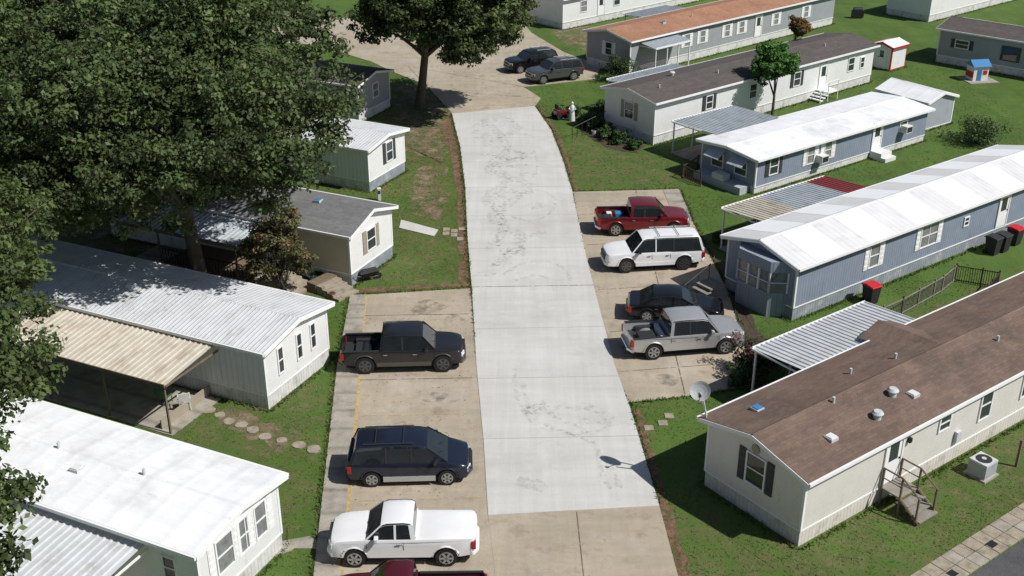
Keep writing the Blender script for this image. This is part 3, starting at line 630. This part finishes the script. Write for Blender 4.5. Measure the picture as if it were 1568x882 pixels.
        o.hexa('lamps',lampw,[(h-.06,s_*w2*.56,zl-.34),(h-.17,s_*w2*.90,zl-.34),(h-.17,s_*w2*.90,zl-.14),(h-.06,s_*w2*.56,zl-.14)],[(h+.015,s_*w2*.56,zl-.34),(h-.115,s_*w2*.935,zl-.34),(h-.135,s_*w2*.93,zl-.14),(h-.005,s_*w2*.56,zl-.14)])
        o.box('lamps',lampr,-h+.03,-h+.2,*sorted((s_*w2*.80,s_*w2*.955)),belt-.45,belt-.12)
    o.box('grille',(chrome if kind in('pickup','suv') and lower.get('cg',1) else plastic_b),h-.05,h+.03,-w2*.54,w2*.54,P['ht']-.4,P['ht']-.14)
    o.box('grille',plastic_b,h+.031,h+.04,-w2*.5,w2*.5,P['ht']-.37,P['ht']-.17)
    bm_=lower.get('bump',paintm)
    for sx_,e in ((1,h),(-1,h)):
        pl=[(sx_*(e+.08),-w2*.6),(sx_*(e+.08),w2*.6),(sx_*(e-.10),w2*.93),(sx_*(e-.25),w2*.93),(sx_*(e-.25),-w2*.93),(sx_*(e-.10),-w2*.93)]
        o.prism('bumpers',bm_,pl,.42,.63,2)
    if kind=='pickup' and not lower.get('cover'):
        o.box('bed_liner',plastic_b,-h+.16,ce-.06,-w2*.84,w2*.84,.745,.765)
        for s_ in (-1,1): o.box('bed_liner',plastic_b,-h+.16,ce-.06,*sorted((s_*w2*.86,s_*w2*.955)),belt-.03,belt+.018); o.box('bed_liner',plastic_b,xr-.5,xr+.5,*sorted((s_*w2*.6,s_*w2*.85)),.77,.98)
        for c in lower.get('cargo',()): o.box('cargo',c[0],*c[1])
    rm=lower.get('rim',rim)
    for s_ in (-1,1):
        for x in (xf,xr):
            y0=s_*(w2-.01)
            o.cyl('tires',darkm,(x,min(y0,y0-s_*.26),r),r,.26,1,28)
            o.cyl('rims',rm,(x,y0+(.001 if s_>0 else -.013),r),r*.68,.012,1,20)
            o.cyl('rims',plastic_b,(x,y0+(.014 if s_>0 else -.018),r),r*.58,.004,1,20)
            for k in range(6):
                a=k*math.pi/3; d=Vector((math.cos(a),0,math.sin(a))); p_=Vector((-d.z,0,d.x))*.04
                c0=Vector((x,y0+s_*.02,r)); q1=c0+d*r*.62
                A=[tuple(c0+p_),tuple(q1+p_),tuple(q1-p_),tuple(c0-p_)]; o.hexa('rims',rm,A,[(t[0],t[1]+s_*.012,t[2]) for t in A])
    o.box('underbody',darkm,-h+.3,h-.3,-w2*.72,w2*.72,.22,.6)
    o.done(smooth=('body','roof','tires','arch_lips'),bevel={'bumpers':.05,'mirrors':.04,'lamps':.015})
pb=paint('black_gray_paint',(.020,.020,.022)); pgr=paint('graphite_lower_paint',(.08,.072,.065)); pblue=paint('dark_blue_paint',(.018,.025,.046),.4)
pw=paint('white_paint',(.78,.78,.78),.0,.3); pred=paint('dark_red_paint',(.19,.012,.018),.3); psil=paint('silver_paint',(.52,.52,.52),.5,.32)
pgm=paint('gray_metallic_paint',(.12,.125,.13),.6); pmar=paint('maroon_paint',(.10,.012,.018),.3); pblk=mm('black_paint',(.007,.007,.009),.2,.05,1.5,metallic=0,coat=.5,spec=.4)
vehicle('pickup_truck',(-5.2,47.8),3,5.85,1.0,pb,'pickup',3.65,.44,dict(cab=-1.02,clad=pgr,bump=pgr,lip=pgr,cg=0,rim=pgm,cargo=[(plastic_b,(-2.2,-1.9,-.5,.5,.77,.95))]))
vehicle('minivan',(-4.15,38.75),2.5,4.95,.98,pblue,'van',3.0,.35,dict(clad=psil,bump=pblue))
vehicle('pickup_truck',(-3.95,33.75),181,5.35,.93,pw,'pickup',3.3,.39,dict(cab=-.5,crew=0,cover=1,bump=pw,cg=0,H=1.8))
vehicle('pickup_truck',(-3.5,30.25),181,5.4,.95,pmar,'pickup',3.3,.39,dict(cab=-.3,crew=0,bump=pmar))
vehicle('pickup_truck',(7.85,64.3),2,5.6,.98,pred,'pickup',3.5,.42,dict(cab=-.85,bump=chrome,cargo=[(blue_p,(-1.6,-1.2,-.2,.3,.77,1.15)),(white_p,(-2.1,-1.8,.1,.5,.77,1.05)),(plastic_b,(-2.4,-1.9,-.7,-.2,.77,1.15))]))
vehicle('suv',(7.95,59.2),187,5.65,1.0,pw,'suv',3.3,.43,dict(clad=pw,bump=pw,mir=pblk,cg=0,rim=pgm))
vehicle('sedan',(8.4,52.8),-6,4.85,.93,pblk,'sedan',2.85,.34,dict(bump=pblk))
vehicle('pickup_truck',(8.35,49.35),9,5.8,1.0,psil,'pickup',3.6,.42,dict(cab=-.95,bump=chrome,cargo=[(plastic_b,(-2.3,-1.5,-.6,.2,.77,1.0)),(galv,(-1.3,-1.1,-.7,.7,.77,1.1))]))
vehicle('suv',(3.7,98.3),206,5.0,.97,pgm,'suv',3.0,.39,dict(bump=pgm,H=1.78))
vehicle('suv',(1.7,101.8),206,4.8,.95,pblk,'suv',2.9,.37,dict(bump=pblk,H=1.75))
vehicle('sedan',(-2.6,115),240,4.6,.9,pw,'sedan',2.7,.34,dict(bump=pw))
# ------------------------------------------------------------------ small objects
def bin_(x,y,a,lid):
    o=Obj('trash_bin',(x,y,0),a)
    o.hexa('body',plastic_b,[(-.26,-.3,.05),(.26,-.3,.05),(.26,.28,.05),(-.26,.28,.05)],[(-.33,-.38,1.0),(.33,-.38,1.0),(.33,.36,1.0),(-.33,.36,1.0)])
    o.prism('lid',lid,[(-.42,1.002),(.44,1.002),(.40,1.09),(.1,1.15),(-.38,1.08)],-.36,.36); o.bar('handle',plastic_b,(-.3,.46,.98),(.3,.46,.98),.025)
    for s_ in (-1,1): o.cyl('wheels',darkm,(s_*.3-.03,.3,.13),.13,.06,0,12)
    o.done(bevel={'lid':.03})
bin_(19.0,54.4,30,red_p);bin_(28.6,61.2,36,plastic_b);bin_(29.7,62.2,36,red_p);bin_(27.9,60.8,36,plastic_b)
o=Obj('satellite_dish',(7.3,38.2,0))
o.bar('mast',galv,(.35,-.1,3.05),(0,0,4.15),.035); c0=Vector((0,0,4.2)); nrm=Vector((-.15,-.75,.62)).normalized(); u=nrm.cross(Vector((0,0,1))).normalized(); v=nrm.cross(u)
vs=[tuple(c0-nrm*.08)]; fs=[]
for k,(rr,dd) in enumerate(((.15,-.07),(.28,-.03),(.40,.04))):
    for i in range(18):
        a=2*math.pi*i/18; vs.append(tuple(c0+(u*math.cos(a)+v*math.sin(a))*rr+nrm*dd))
for i in range(18): fs.append((0,1+i,1+(i+1)%18))
for k in range(2):
    for i in range(18): fs.append((1+k*18+i,1+k*18+(i+1)%18,19+k*18+(i+1)%18,19+k*18+i))
dishm=mm('dish_gray',(.33,.34,.35),.5,.1,3)
o.add('reflector',dishm,vs,fs); o.bar('feed_arm',dishm,tuple(c0+v*.35),tuple(c0+nrm*.5+v*.25),.02); o.box('feed_horn',plastic_b,*[q for p in zip(c0+nrm*.5+v*.25-Vector((.05,.05,.05)),c0+nrm*.5+v*.25+Vector((.05,.05,.05))) for q in p]); o.done()
o=Obj('playhouse',(40.8,98.5,0),10)
o.box('base',conc_g,-1.3,1.4,-1.4,1.1,0,.06);o.box('walls',white_p,-.7,.7,-.6,.6,.06,1.3);o.box('door',blue_p,-.35,.05,-.64,-.602,.06,1.0);o.box('window',red_p,.2,.55,-.64,-.602,.6,.95)
o.prism('roof',blue_p,[(-.75,1.302),(0,1.8),(.75,1.302)],-.85,.85);o.box('awning',red_p,-.75,-.705,-.6,.6,.3,.8); o.done()
o=Obj('garden_statue',(4.7,86.5,0))
for part,mt,pts,rad in (('robe',white_p,[(0,0,0),(0,0,.5),(0,0,1.0),(0,0,1.2),(0,0,1.3)],[.24,.21,.17,.15,.06]),('head',white_p,[(0,0,1.28),(0,0,1.36),(0,0,1.45),(0,0,1.52)],[.05,.10,.10,.04]),('arm',white_p,[(.15,0,1.15),(.26,-.12,.95),(.18,-.3,1.0)],[.05,.045,.035]),('arm',white_p,[(-.15,0,1.15),(-.26,-.12,.95),(-.18,-.3,1.0)],[.05,.045,.035])):
    tube(o,part,mt,pts,rad,12)
o.done(smooth=('robe','head'))
o=Obj('lawn_mower',(3.9,87.2,0),30)
o.prism('body',pred,[(-.6,.3),(.6,.3),(.65,.55),(.2,.6),(-.1,.5),(-.5,.75),(-.6,.7)],-.28,.28,1);o.box('seat',darkm,-.45,-.1,-.22,.22,.75,.85);o.box('seat',darkm,-.5,-.42,-.22,.22,.8,1.15)
for x,r in ((-.4,.27),(.45,.19)):
    for s_ in (-1,1): o.cyl('wheels',darkm,(x,s_*.38-.07,r),r,.14,1,14)
o.bar('steering',blackm,(.25,0,.55),(.05,0,1.0),.02);o.cyl('steering',blackm,(.05,0,1.0),.17,.03); o.done(bevel={'body':.04})
o=Obj('patio_grill',(37,123,0)); o.box('cart',blackm,-.6,.6,-.3,.3,.1,.8);tube(o,'lid',blackm,[(-.45,0,.85),(.45,0,.85)],[.3,.3],14);o.done()
for x,y,c in ((-9.6,54.9,terra),(-11.0,57.0,blue_p),(-10.4,57.6,terra),(5.3,86.0,terra),(6.2,83.0,white_p)):
    o=Obj('flower_pot',(x,y,0)); o.cyl('pot',c,(0,0,0),.14,.32,2,14,.2); o.cyl('soil',mulch,(0,0,.321),.17,.01,2,12); o.done()
o=Obj('wheelbarrow',(-7.9,57.2,0),25); o.hexa('tray',blackm,[(-.4,-.22,.3),(.3,-.22,.3),(.3,.22,.3),(-.4,.22,.3)],[(-.55,-.33,.55),(.5,-.33,.6),(.5,.33,.6),(-.55,.33,.55)]); o.cyl('wheel',darkm,(.55,-.04,.18),.18,.08,1,14)
for s_ in (-1,1): o.bar('handles',wood,(.5,s_*.1,.2),(-1.0,s_*.3,.5),.025); o.bar('legs',blackm,(-.4,s_*.25,.35),(-.45,s_*.25,0),.02)
o.done()
def chair(x,y,a,m):
    o=Obj('patio_chair',(x,y,.04),a)
    o.box('seat',m,-.25,.25,-.25,.25,.4,.44); o.hexa('backrest',m,[(-.25,.22,.442),(.25,.22,.442),(.25,.26,.442),(-.25,.26,.442)],[(-.25,.34,.95),(.25,.34,.95),(.25,.38,.95),(-.25,.38,.95)])
    for sx in (-.22,.22):
        for sy in (-.22,.22): o.bar('legs',m,(sx,sy,.4),(sx*1.1,sy*1.1,0),.02)
        o.bar('armrests',m,(sx*1.15,-.24,.62),(sx*1.15,.28,.62),.025)
    o.done()
chair(-14.6,43.7,200,white_p);chair(-15.6,44.1,170,green_p);chair(17.2,74.8,20,white_p);chair(13.6,58.6,60,white_p)
for x,y in ((-9.2,49.7),(13.9,47.4),(-8.6,69.3),(14.4,66.9)):
    o=Obj('utility_pedestal',(x,y,0),20); o.box('post',galv,-.1,.1,-.07,.07,0,.8); o.prism('cap',galv,[(-.09,.802),(.09,.802),(.0,.9)],-.12,.12); o.box('meter',plastic_b,-.07,.07,-.1,-.072,.5,.7); o.done()
# ------------------------------------------------------------------ foliage
def cloud(parent,name,C,S,leaf,base,var,n_per,mat):
    n=len(C)*n_per
    ci=np.repeat(np.arange(len(C)),n_per)
    d=rng.normal(size=(n,3)); d/=np.linalg.norm(d,axis=1)[:,None]
    rad=rng.random(n)**.45
    P=C[ci]+d*(S[ci]*rad)[:,None]*np.array([1,1,.7])
    nr=d*.8+rng.normal(size=(n,3))*.45+np.array([0,0,.45]); nr/=np.linalg.norm(nr,axis=1)[:,None]
    t=np.cross(nr,rng.normal(size=(n,3))); t/=np.linalg.norm(t,axis=1)[:,None]; b=np.cross(nr,t)
    s=(leaf*(.6+.8*rng.random(n)))[:,None]
    V=np.stack([P-t*s,P-b*s*.6,P+t*s,P+b*s*.6],1).reshape(-1,3)
    me=bpy.data.meshes.new(name)
    me.vertices.add(n*4); me.vertices.foreach_set('co',V.ravel())
    me.loops.add(n*4); me.loops.foreach_set('vertex_index',np.arange(n*4,dtype=np.int32))
    me.polygons.add(n); me.polygons.foreach_set('loop_start',np.arange(0,n*4,4,dtype=np.int32)); me.polygons.foreach_set('loop_total',np.full(n,4,dtype=np.int32))
    me.update()
    col=base[ci]*(1+var*(rng.random((n,1))-.5)*2)*(1+.15*(rng.random((n,3))-.5))
    at=me.color_attributes.new('tint','FLOAT_COLOR','POINT')
    at.data.foreach_set('color',np.repeat(np.concatenate([np.clip(col,.003,1),np.ones((n,1))],1),4,axis=0).astype(np.float32).ravel())
    me.materials.append(mat)
    ob=bpy.data.objects.new(name,me); COL.objects.link(ob)
    if parent: ob.parent=parent
    return ob
def tree(name,base,center,R,nl,lr,nc,npc,leaf,tint,trunk_r,fork=.35,alt=None,cr=(.45,.9),stems=1,limbs=9,L=None,low=-.35,extra=()):
    o=Obj(name,(0,0,0)); c=np.array(center,float); R=np.array(R,float)
    lobes=[] if L is None else [list(q) for q in L]
    for i in range(nl if L is None else 0):
        d=rng.normal(size=3); d/=np.linalg.norm(d)
        if d[2]<low: d[2]*=-.4
        k=(rng.random()**.45)*.84
        lobes.append(np.append(c+d*R*k,[lr*(.7+.6*rng.random())]))
    lobes+= [list(q) for q in extra]
    lobes=np.array(lobes); nl=len(lobes)
    pr=lobes[:,3]**2; pr/=pr.sum()
    li=rng.choice(nl,nc,p=pr); d=rng.normal(size=(nc,3)); d/=np.linalg.norm(d,axis=1)[:,None]
    rr=lobes[li,3]*(.35+.7*rng.random(nc)**.6)
    C=lobes[li,:3]+d*rr[:,None]*np.array([1,1,.75])
    S=cr[0]+(cr[1]-cr[0])*rng.random(nc)
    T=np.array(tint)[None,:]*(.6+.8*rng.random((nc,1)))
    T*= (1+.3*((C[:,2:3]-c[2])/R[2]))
    if alt is not None:
        m=rng.random(nc)<alt[1]; T[m]=np.array(alt[0])*(.7+.6*rng.random((m.sum(),1)))
    cloud(o.e,'crown',C,S,leaf,T,.3,npc,leafM)
    b=Vector(base); top=Vector(center)
    for sidx in range(stems):
        bb=b+Vector((random.uniform(-.15,.15),random.uniform(-.15,.15),0))*(stems>1)*2
        fz=fork*(center[2]+R[2]); f=Vector((b.x+(top.x-b.x)*.25,b.y+(top.y-b.y)*.25,fz))
        if stems>1: f+=Vector((random.uniform(-.5,.5),random.uniform(-.5,.5),0))
        tube(o,'trunk',bark,[bb-Vector((0,0,.2)),bb+Vector((0,0,.3)),bb.lerp(f,.5),f],[trunk_r*1.5,trunk_r*1.08,trunk_r*.92,trunk_r*.8],10)
        idx=list(np.argsort(rng.random(nl))[:limbs])+list(range(nl-len(extra),nl))
        for i in idx:
            e=Vector(lobes[i,:3]); mid=f.lerp(e,.5)+Vector((random.uniform(-.1,.1),random.uniform(-.1,.1),.08))*(e-f).length*.6
            tube(o,'limbs',bark,[f-Vector((0,0,.15)),f.lerp(mid,.5),mid,e],[trunk_r*.55,trunk_r*.42,trunk_r*.3,trunk_r*.1],7)
            for k in range(3):
                e2=e+Vector((random.uniform(-1,1),random.uniform(-1,1),random.uniform(-.4,.6)))*lobes[i,3]*.9
                tube(o,'limbs',bark,[mid.lerp(e,.3*k),e2],[trunk_r*.16,trunk_r*.03],5)
    o.done(smooth=('trunk','limbs')); return lobes
G1=(.074,.105,.036)
tree('oak_tree',(-16.6,55.4,0),(-18.3,55.2,10.4),(10.3,8.8,6.2),44,2.7,3100,80,.115,G1,.42,.32,limbs=16,low=-.62,extra=[(-9.9,48.2,10.2,1.7),(-11.4,48.6,8.9,1.5),(-12.2,47.9,11,2.0),(-14.2,47.8,10.2,2.0),(-16.8,47.6,9.8,2.0),(-19.6,47.8,9.4,1.9),(-22.5,48.4,9.6,2.2),(-9.6,52,10.6,2.0),(-8.9,57.5,10.6,1.8)])
tree('oak_tree',(-31,56,0),(-31,56,9.5),(8.5,8.5,6.2),22,3.0,1000,60,.16,G1,.45,low=-.8)
tree('oak_tree',(-24,74,0),(-22,73,10),(13,9,6.5),30,3.2,1500,60,.16,G1,.45,low=-.8)
TL=[(-21.6,44.3,9.3,2.0),(-19.6,41.3,10,1.9),(-18.4,38.0,9.6,1.5),(-21.4,38,10.4,2.3),(-15.9,31.6,10,1.5),(-14.5,29.3,10,1.2),(-17.6,33.3,10.4,1.7),(-17.0,29.2,10.6,1.8),(-15.0,26.1,9.8,1.3),(-13.6,23.5,9.5,1.2),(-16.2,24,10.2,1.8),(-12.7,21.3,9.2,1.2),(-11.9,19.6,9.0,1.0),(-13.9,20.6,10,1.6),(-20.3,33,11,2.5),(-19.6,27,11,2.5),(-15.2,19.6,9.6,1.8),(-22.8,40,10,2.6),(-23.3,34,11,2.8),(-13.4,25.2,8.6,.8),(-16.9,36.0,8.8,.8)]
tree('oak_tree',(-22.5,27.5,0),(-19.5,31,9.8),(7.2,11.5,3.0),0,1.9,900,72,.10,(.078,.11,.034),.4,.42,limbs=21,L=TL,cr=(.3,.7))
tree('oak_tree',(-7.5,90.3,0),(-5.2,89.3,8.4),(8.8,7.0,4.3),34,2.2,1600,66,.14,(.082,.114,.038),.36,.34,limbs=16,low=-.7)
tree('oak_tree',(-24,100,0),(-24,100,9.5),(8,7,5),20,2.8,650,50,.2,G1,.4)
tree('round_tree',(20.4,86.6,0),(20.4,86.6,4.2),(1.7,1.7,1.6),12,1.0,230,64,.11,(.06,.15,.025),.12,.35,cr=(.3,.5),limbs=6,low=-.8)
tree('autumn_tree',(24.8,99.6,0),(24.8,99.6,4.2),(.9,.9,1.3),7,.7,90,45,.12,(.12,.10,.03),.1,.4,alt=((.3,.09,.02),.4),cr=(.25,.45),limbs=5)
tree('crape_myrtle_tree',(-12.3,55.0,0),(-12.3,54.9,3.1),(1.6,1.5,2.2),14,.75,280,42,.08,(.12,.125,.05),.07,.25,alt=((.19,.125,.065),.25),cr=(.22,.42),stems=4,limbs=7,low=-.8)
def shrub(name,x,y,r,h,tint,n=36,alt=None,leaf=.08):
    o=Obj(name,(0,0,0))
    C=np.array([(x+random.gauss(0,.42)*r,y+random.gauss(0,.42)*r,h*(.25+.6*random.random())) for _ in range(n)])
    T=np.array(tint)[None,:]*(.6+.8*rng.random((n,1)))
    if alt:
        m=rng.random(n)<.3; T[m]=np.array(alt)
    cloud(o.e,'foliage',C,np.full(n,.3*r+.1),leaf,T,.3,60,leafM)
    for k in range(5):
        a=k*1.256; tube(o,'stems',bark,[(x,y,-.05),(x+.4*r*math.cos(a),y+.4*r*math.sin(a),h*.7)],[.03,.012],5)
    o.done()
shrub('shrub',11.6,46.9,1.2,1.9,(.07,.085,.04),50,(.16,.08,.07));shrub('shrub',10.6,45.9,.6,.8,(.06,.10,.03))
for x,y,r,h in ((7.2,82.2,.7,1.0),(8.0,80.9,.6,.9),(6.3,84.2,.8,1.2),(6.6,86.6,.9,1.3),(5.6,85.2,.5,.8),(8.9,79.6,.5,.7),(7.9,84.6,.7,1.2),(4.9,87.6,.6,.9),(7.4,87.6,.9,1.4),(9.3,82.6,.6,1.0)): shrub('shrub',x,y,r,h,(.055,.10,.03),26)
shrub('shrub',9.3,98.2,1.4,2.2,(.05,.08,.025),50);shrub('shrub',34.4,81.0,1.9,1.7,(.07,.11,.035),60);shrub('shrub',41,79,1.2,1.3,(.06,.10,.03),40);shrub('shrub',13.6,105,1.2,2.0,(.05,.08,.02))
for x,y in ((16.5,41.2),(21,44),(-10.6,57.4),(12.2,62.8),(13,60.6)): shrub('shrub',x,y-.3,.35,.55,(.06,.11,.02),14,None,.06)
n=520; C=np.stack([rng.uniform(-190,190,n),rng.uniform(165,200,n),rng.uniform(1.5,12,n)],1)
cloud(None,'distant_trees',C,rng.uniform(2.5,4.5,n),.55,np.array(G1)[None,:]*(.7+.6*rng.random((n,1))),.3,60,leafM)
# ------------------------------------------------------------------ grass blades + fallen leaves
def inside(P,poly):
    x,y=P[:,0],P[:,1]; r=np.zeros(len(P),bool); n=len(poly)
    for i in range(n):
        x1,y1=poly[i];x2,y2=poly[(i+1)%n]
        if y1==y2: continue
        c=((y1>y)!=(y2>y))&(x<(x2-x1)*(y-y1)/(y2-y1)+x1); r^=c
    return r
EX=[newroad,oldS,oldN,lotL,gut,lotR]+FOOT
def tris(name,P,Z,size,cols,hz,lean):
    n=len(P); a=rng.uniform(0,6.28,n); s=size*(.6+.8*rng.random(n))
    dx,dy=np.cos(a)*s,np.sin(a)*s; l=rng.normal(size=(n,2))*size*lean
    V=np.stack([np.stack([P[:,0]-dx*.5,P[:,1]-dy*.5,Z],1),np.stack([P[:,0]+dx*.5,P[:,1]+dy*.5,Z],1),np.stack([P[:,0]+l[:,0],P[:,1]+l[:,1],Z+hz*(.5+rng.random(n))],1)],1).reshape(-1,3)
    me=bpy.data.meshes.new(name); me.vertices.add(n*3); me.vertices.foreach_set('co',V.ravel()); me.loops.add(n*3); me.loops.foreach_set('vertex_index',np.arange(n*3,dtype=np.int32))
    me.polygons.add(n); me.polygons.foreach_set('loop_start',np.arange(0,n*3,3,dtype=np.int32)); me.polygons.foreach_set('loop_total',np.full(n,3,dtype=np.int32)); me.update()
    cols=np.array(cols); c=cols[rng.integers(0,len(cols),n)]*(.8+.4*rng.random((n,1)))
    at=me.color_attributes.new('tint','FLOAT_COLOR','POINT'); at.data.foreach_set('color',np.repeat(np.concatenate([c,np.ones((n,1))],1),3,axis=0).astype(np.float32).ravel())
    me.materials.append(grassB); ob=bpy.data.objects.new(name,me); COL.objects.link(ob)
def blades(name,n,xr,yr,size,cols,hz,keep=None):
    P=np.stack([rng.uniform(*xr,n),rng.uniform(*yr,n)],1)
    m=np.ones(n,bool)
    for e in EX: m&=~inside(P,e)
    if keep is not None: m&=keep(P)
    P=P[m]; tris(name,P,np.full(len(P),.004),size,cols,hz,1.1)
gc=[(.085,.145,.027),(.10,.155,.03),(.07,.125,.022),(.13,.155,.045),(.08,.135,.025)]
patch=lambda P: rng.random(len(P))<(.55+.45*np.sin(P[:,0]*.9+np.sin(P[:,1]*.6)*2)*np.sin(P[:,1]*.7+np.cos(P[:,0]*.5)*2))
blades('grass',150000,(-20,26),(29,70),.06,gc,.035,patch)
blades('grass',45000,(-14,40),(68,110),.09,gc,.045,patch)
E=[]
for F in FOOT+[newroad,lotL,gut,lotR]:
    c=np.mean(np.array(F),0)
    for i in range(len(F)):
        a=np.array(F[i]);b=np.array(F[(i+1)%len(F)]); L=np.linalg.norm(b-a); k=int(L*38); nrm=np.array([-(b-a)[1],(b-a)[0]])/max(L,.01)
        if np.dot(nrm,(a+b)/2-c)<0: nrm=-nrm
        E.append(a+(b-a)*rng.random((k,1))+nrm*np.abs(rng.normal(size=(k,1)))*.10)
E=np.concatenate(E); m=np.ones(len(E),bool)
for e in EX[:6]: m&=~inside(E,e)
E=E[m]; tris('grass',E,np.full(len(E),.0),.075,gc+[(.15,.13,.06)],.13,.9)
def near_road(P):
    d=np.minimum(np.abs(P[:,0]-np.interp(P[:,1],[p[1] for p in roadL[::-1]],[p[0] for p in roadL[::-1]])),np.abs(P[:,0]-np.interp(P[:,1],[p[1] for p in roadR],[p[0] for p in roadR])))
    return rng.random(len(P))<np.exp(-d/.6)
lc=[(.20,.10,.05),(.15,.08,.04),(.25,.15,.08)]
blades('fallen_leaves',50000,(-12,12),(30,92),.08,lc,.02,keep=near_road)
blades('fallen_leaves',7000,(-14,-3),(60,100),.09,lc,.02)
P=np.stack([rng.uniform(-8,-2,500),rng.uniform(31,55,500)],1); P=P[inside(P,lotL)]; tris('fallen_leaves',P,np.full(len(P),.04),.05,lc,.01,1.0)
P=np.stack([rng.uniform(-8,6,700),rng.uniform(84,112,700)],1); P=P[inside(P,oldN)]; tris('fallen_leaves',P,np.full(len(P),.05),.08,lc,.02,1.0)
def roofleaves(O,ang,W,H,rise,n,x0,x1):
    a=math.radians(ang); X=rng.uniform(x0,x1,n); Y=rng.random(n)*W; Z=H+.03+rise*(1-np.abs(Y-W/2)/(W/2)); Y=-Y
    tris('fallen_leaves',np.stack([O[0]+X*math.cos(a)-Y*math.sin(a),O[1]+X*math.sin(a)+Y*math.cos(a)],1),Z,.035,lc,.005,1.0)
roofleaves((-10.85,43.6),155,4.95,3.1,.4,700,5,18);roofleaves((-8.75,56.4),155,4.45,3.15,.65,400,2,16)
# ------------------------------------------------------------------ light, world, camera
d=Vector((-.59,.257,-.766)).normalized()
sun=bpy.data.lights.new('sun','SUN'); sun.energy=4.7; sun.angle=math.radians(.5); sun.color=(1,.972,.93)
so=bpy.data.objects.new('sun',sun); COL.objects.link(so); so.rotation_euler=d.to_track_quat('-Z','Y').to_euler()
w=bpy.data.worlds.new('World'); scene.world=w; w.use_nodes=True; t=w.node_tree; t.nodes.clear()
sk=t.nodes.new('ShaderNodeTexSky'); sk.sky_type='NISHITA'; sk.sun_disc=False; sk.sun_elevation=math.radians(50); sk.sun_rotation=math.radians(113.5)
bg=t.nodes.new('ShaderNodeBackground'); bg.inputs[1].default_value=.062; ow=t.nodes.new('ShaderNodeOutputWorld')
t.links.new(sk.outputs[0],bg.inputs[0]); t.links.new(bg.outputs[0],ow.inputs[0])
cam=bpy.data.cameras.new('camera'); cam.sensor_width=36; cam.lens=1750/1568*36; cam.clip_end=1500; cam.clip_start=.5
co=bpy.data.objects.new('camera',cam); COL.objects.link(co); co.location=(0,0,27); co.rotation_euler=(math.radians(90-25.67),0,0); scene.camera=co
scene.view_settings.view_transform='Standard'; scene.view_settings.look='None'; scene.view_settings.exposure=0
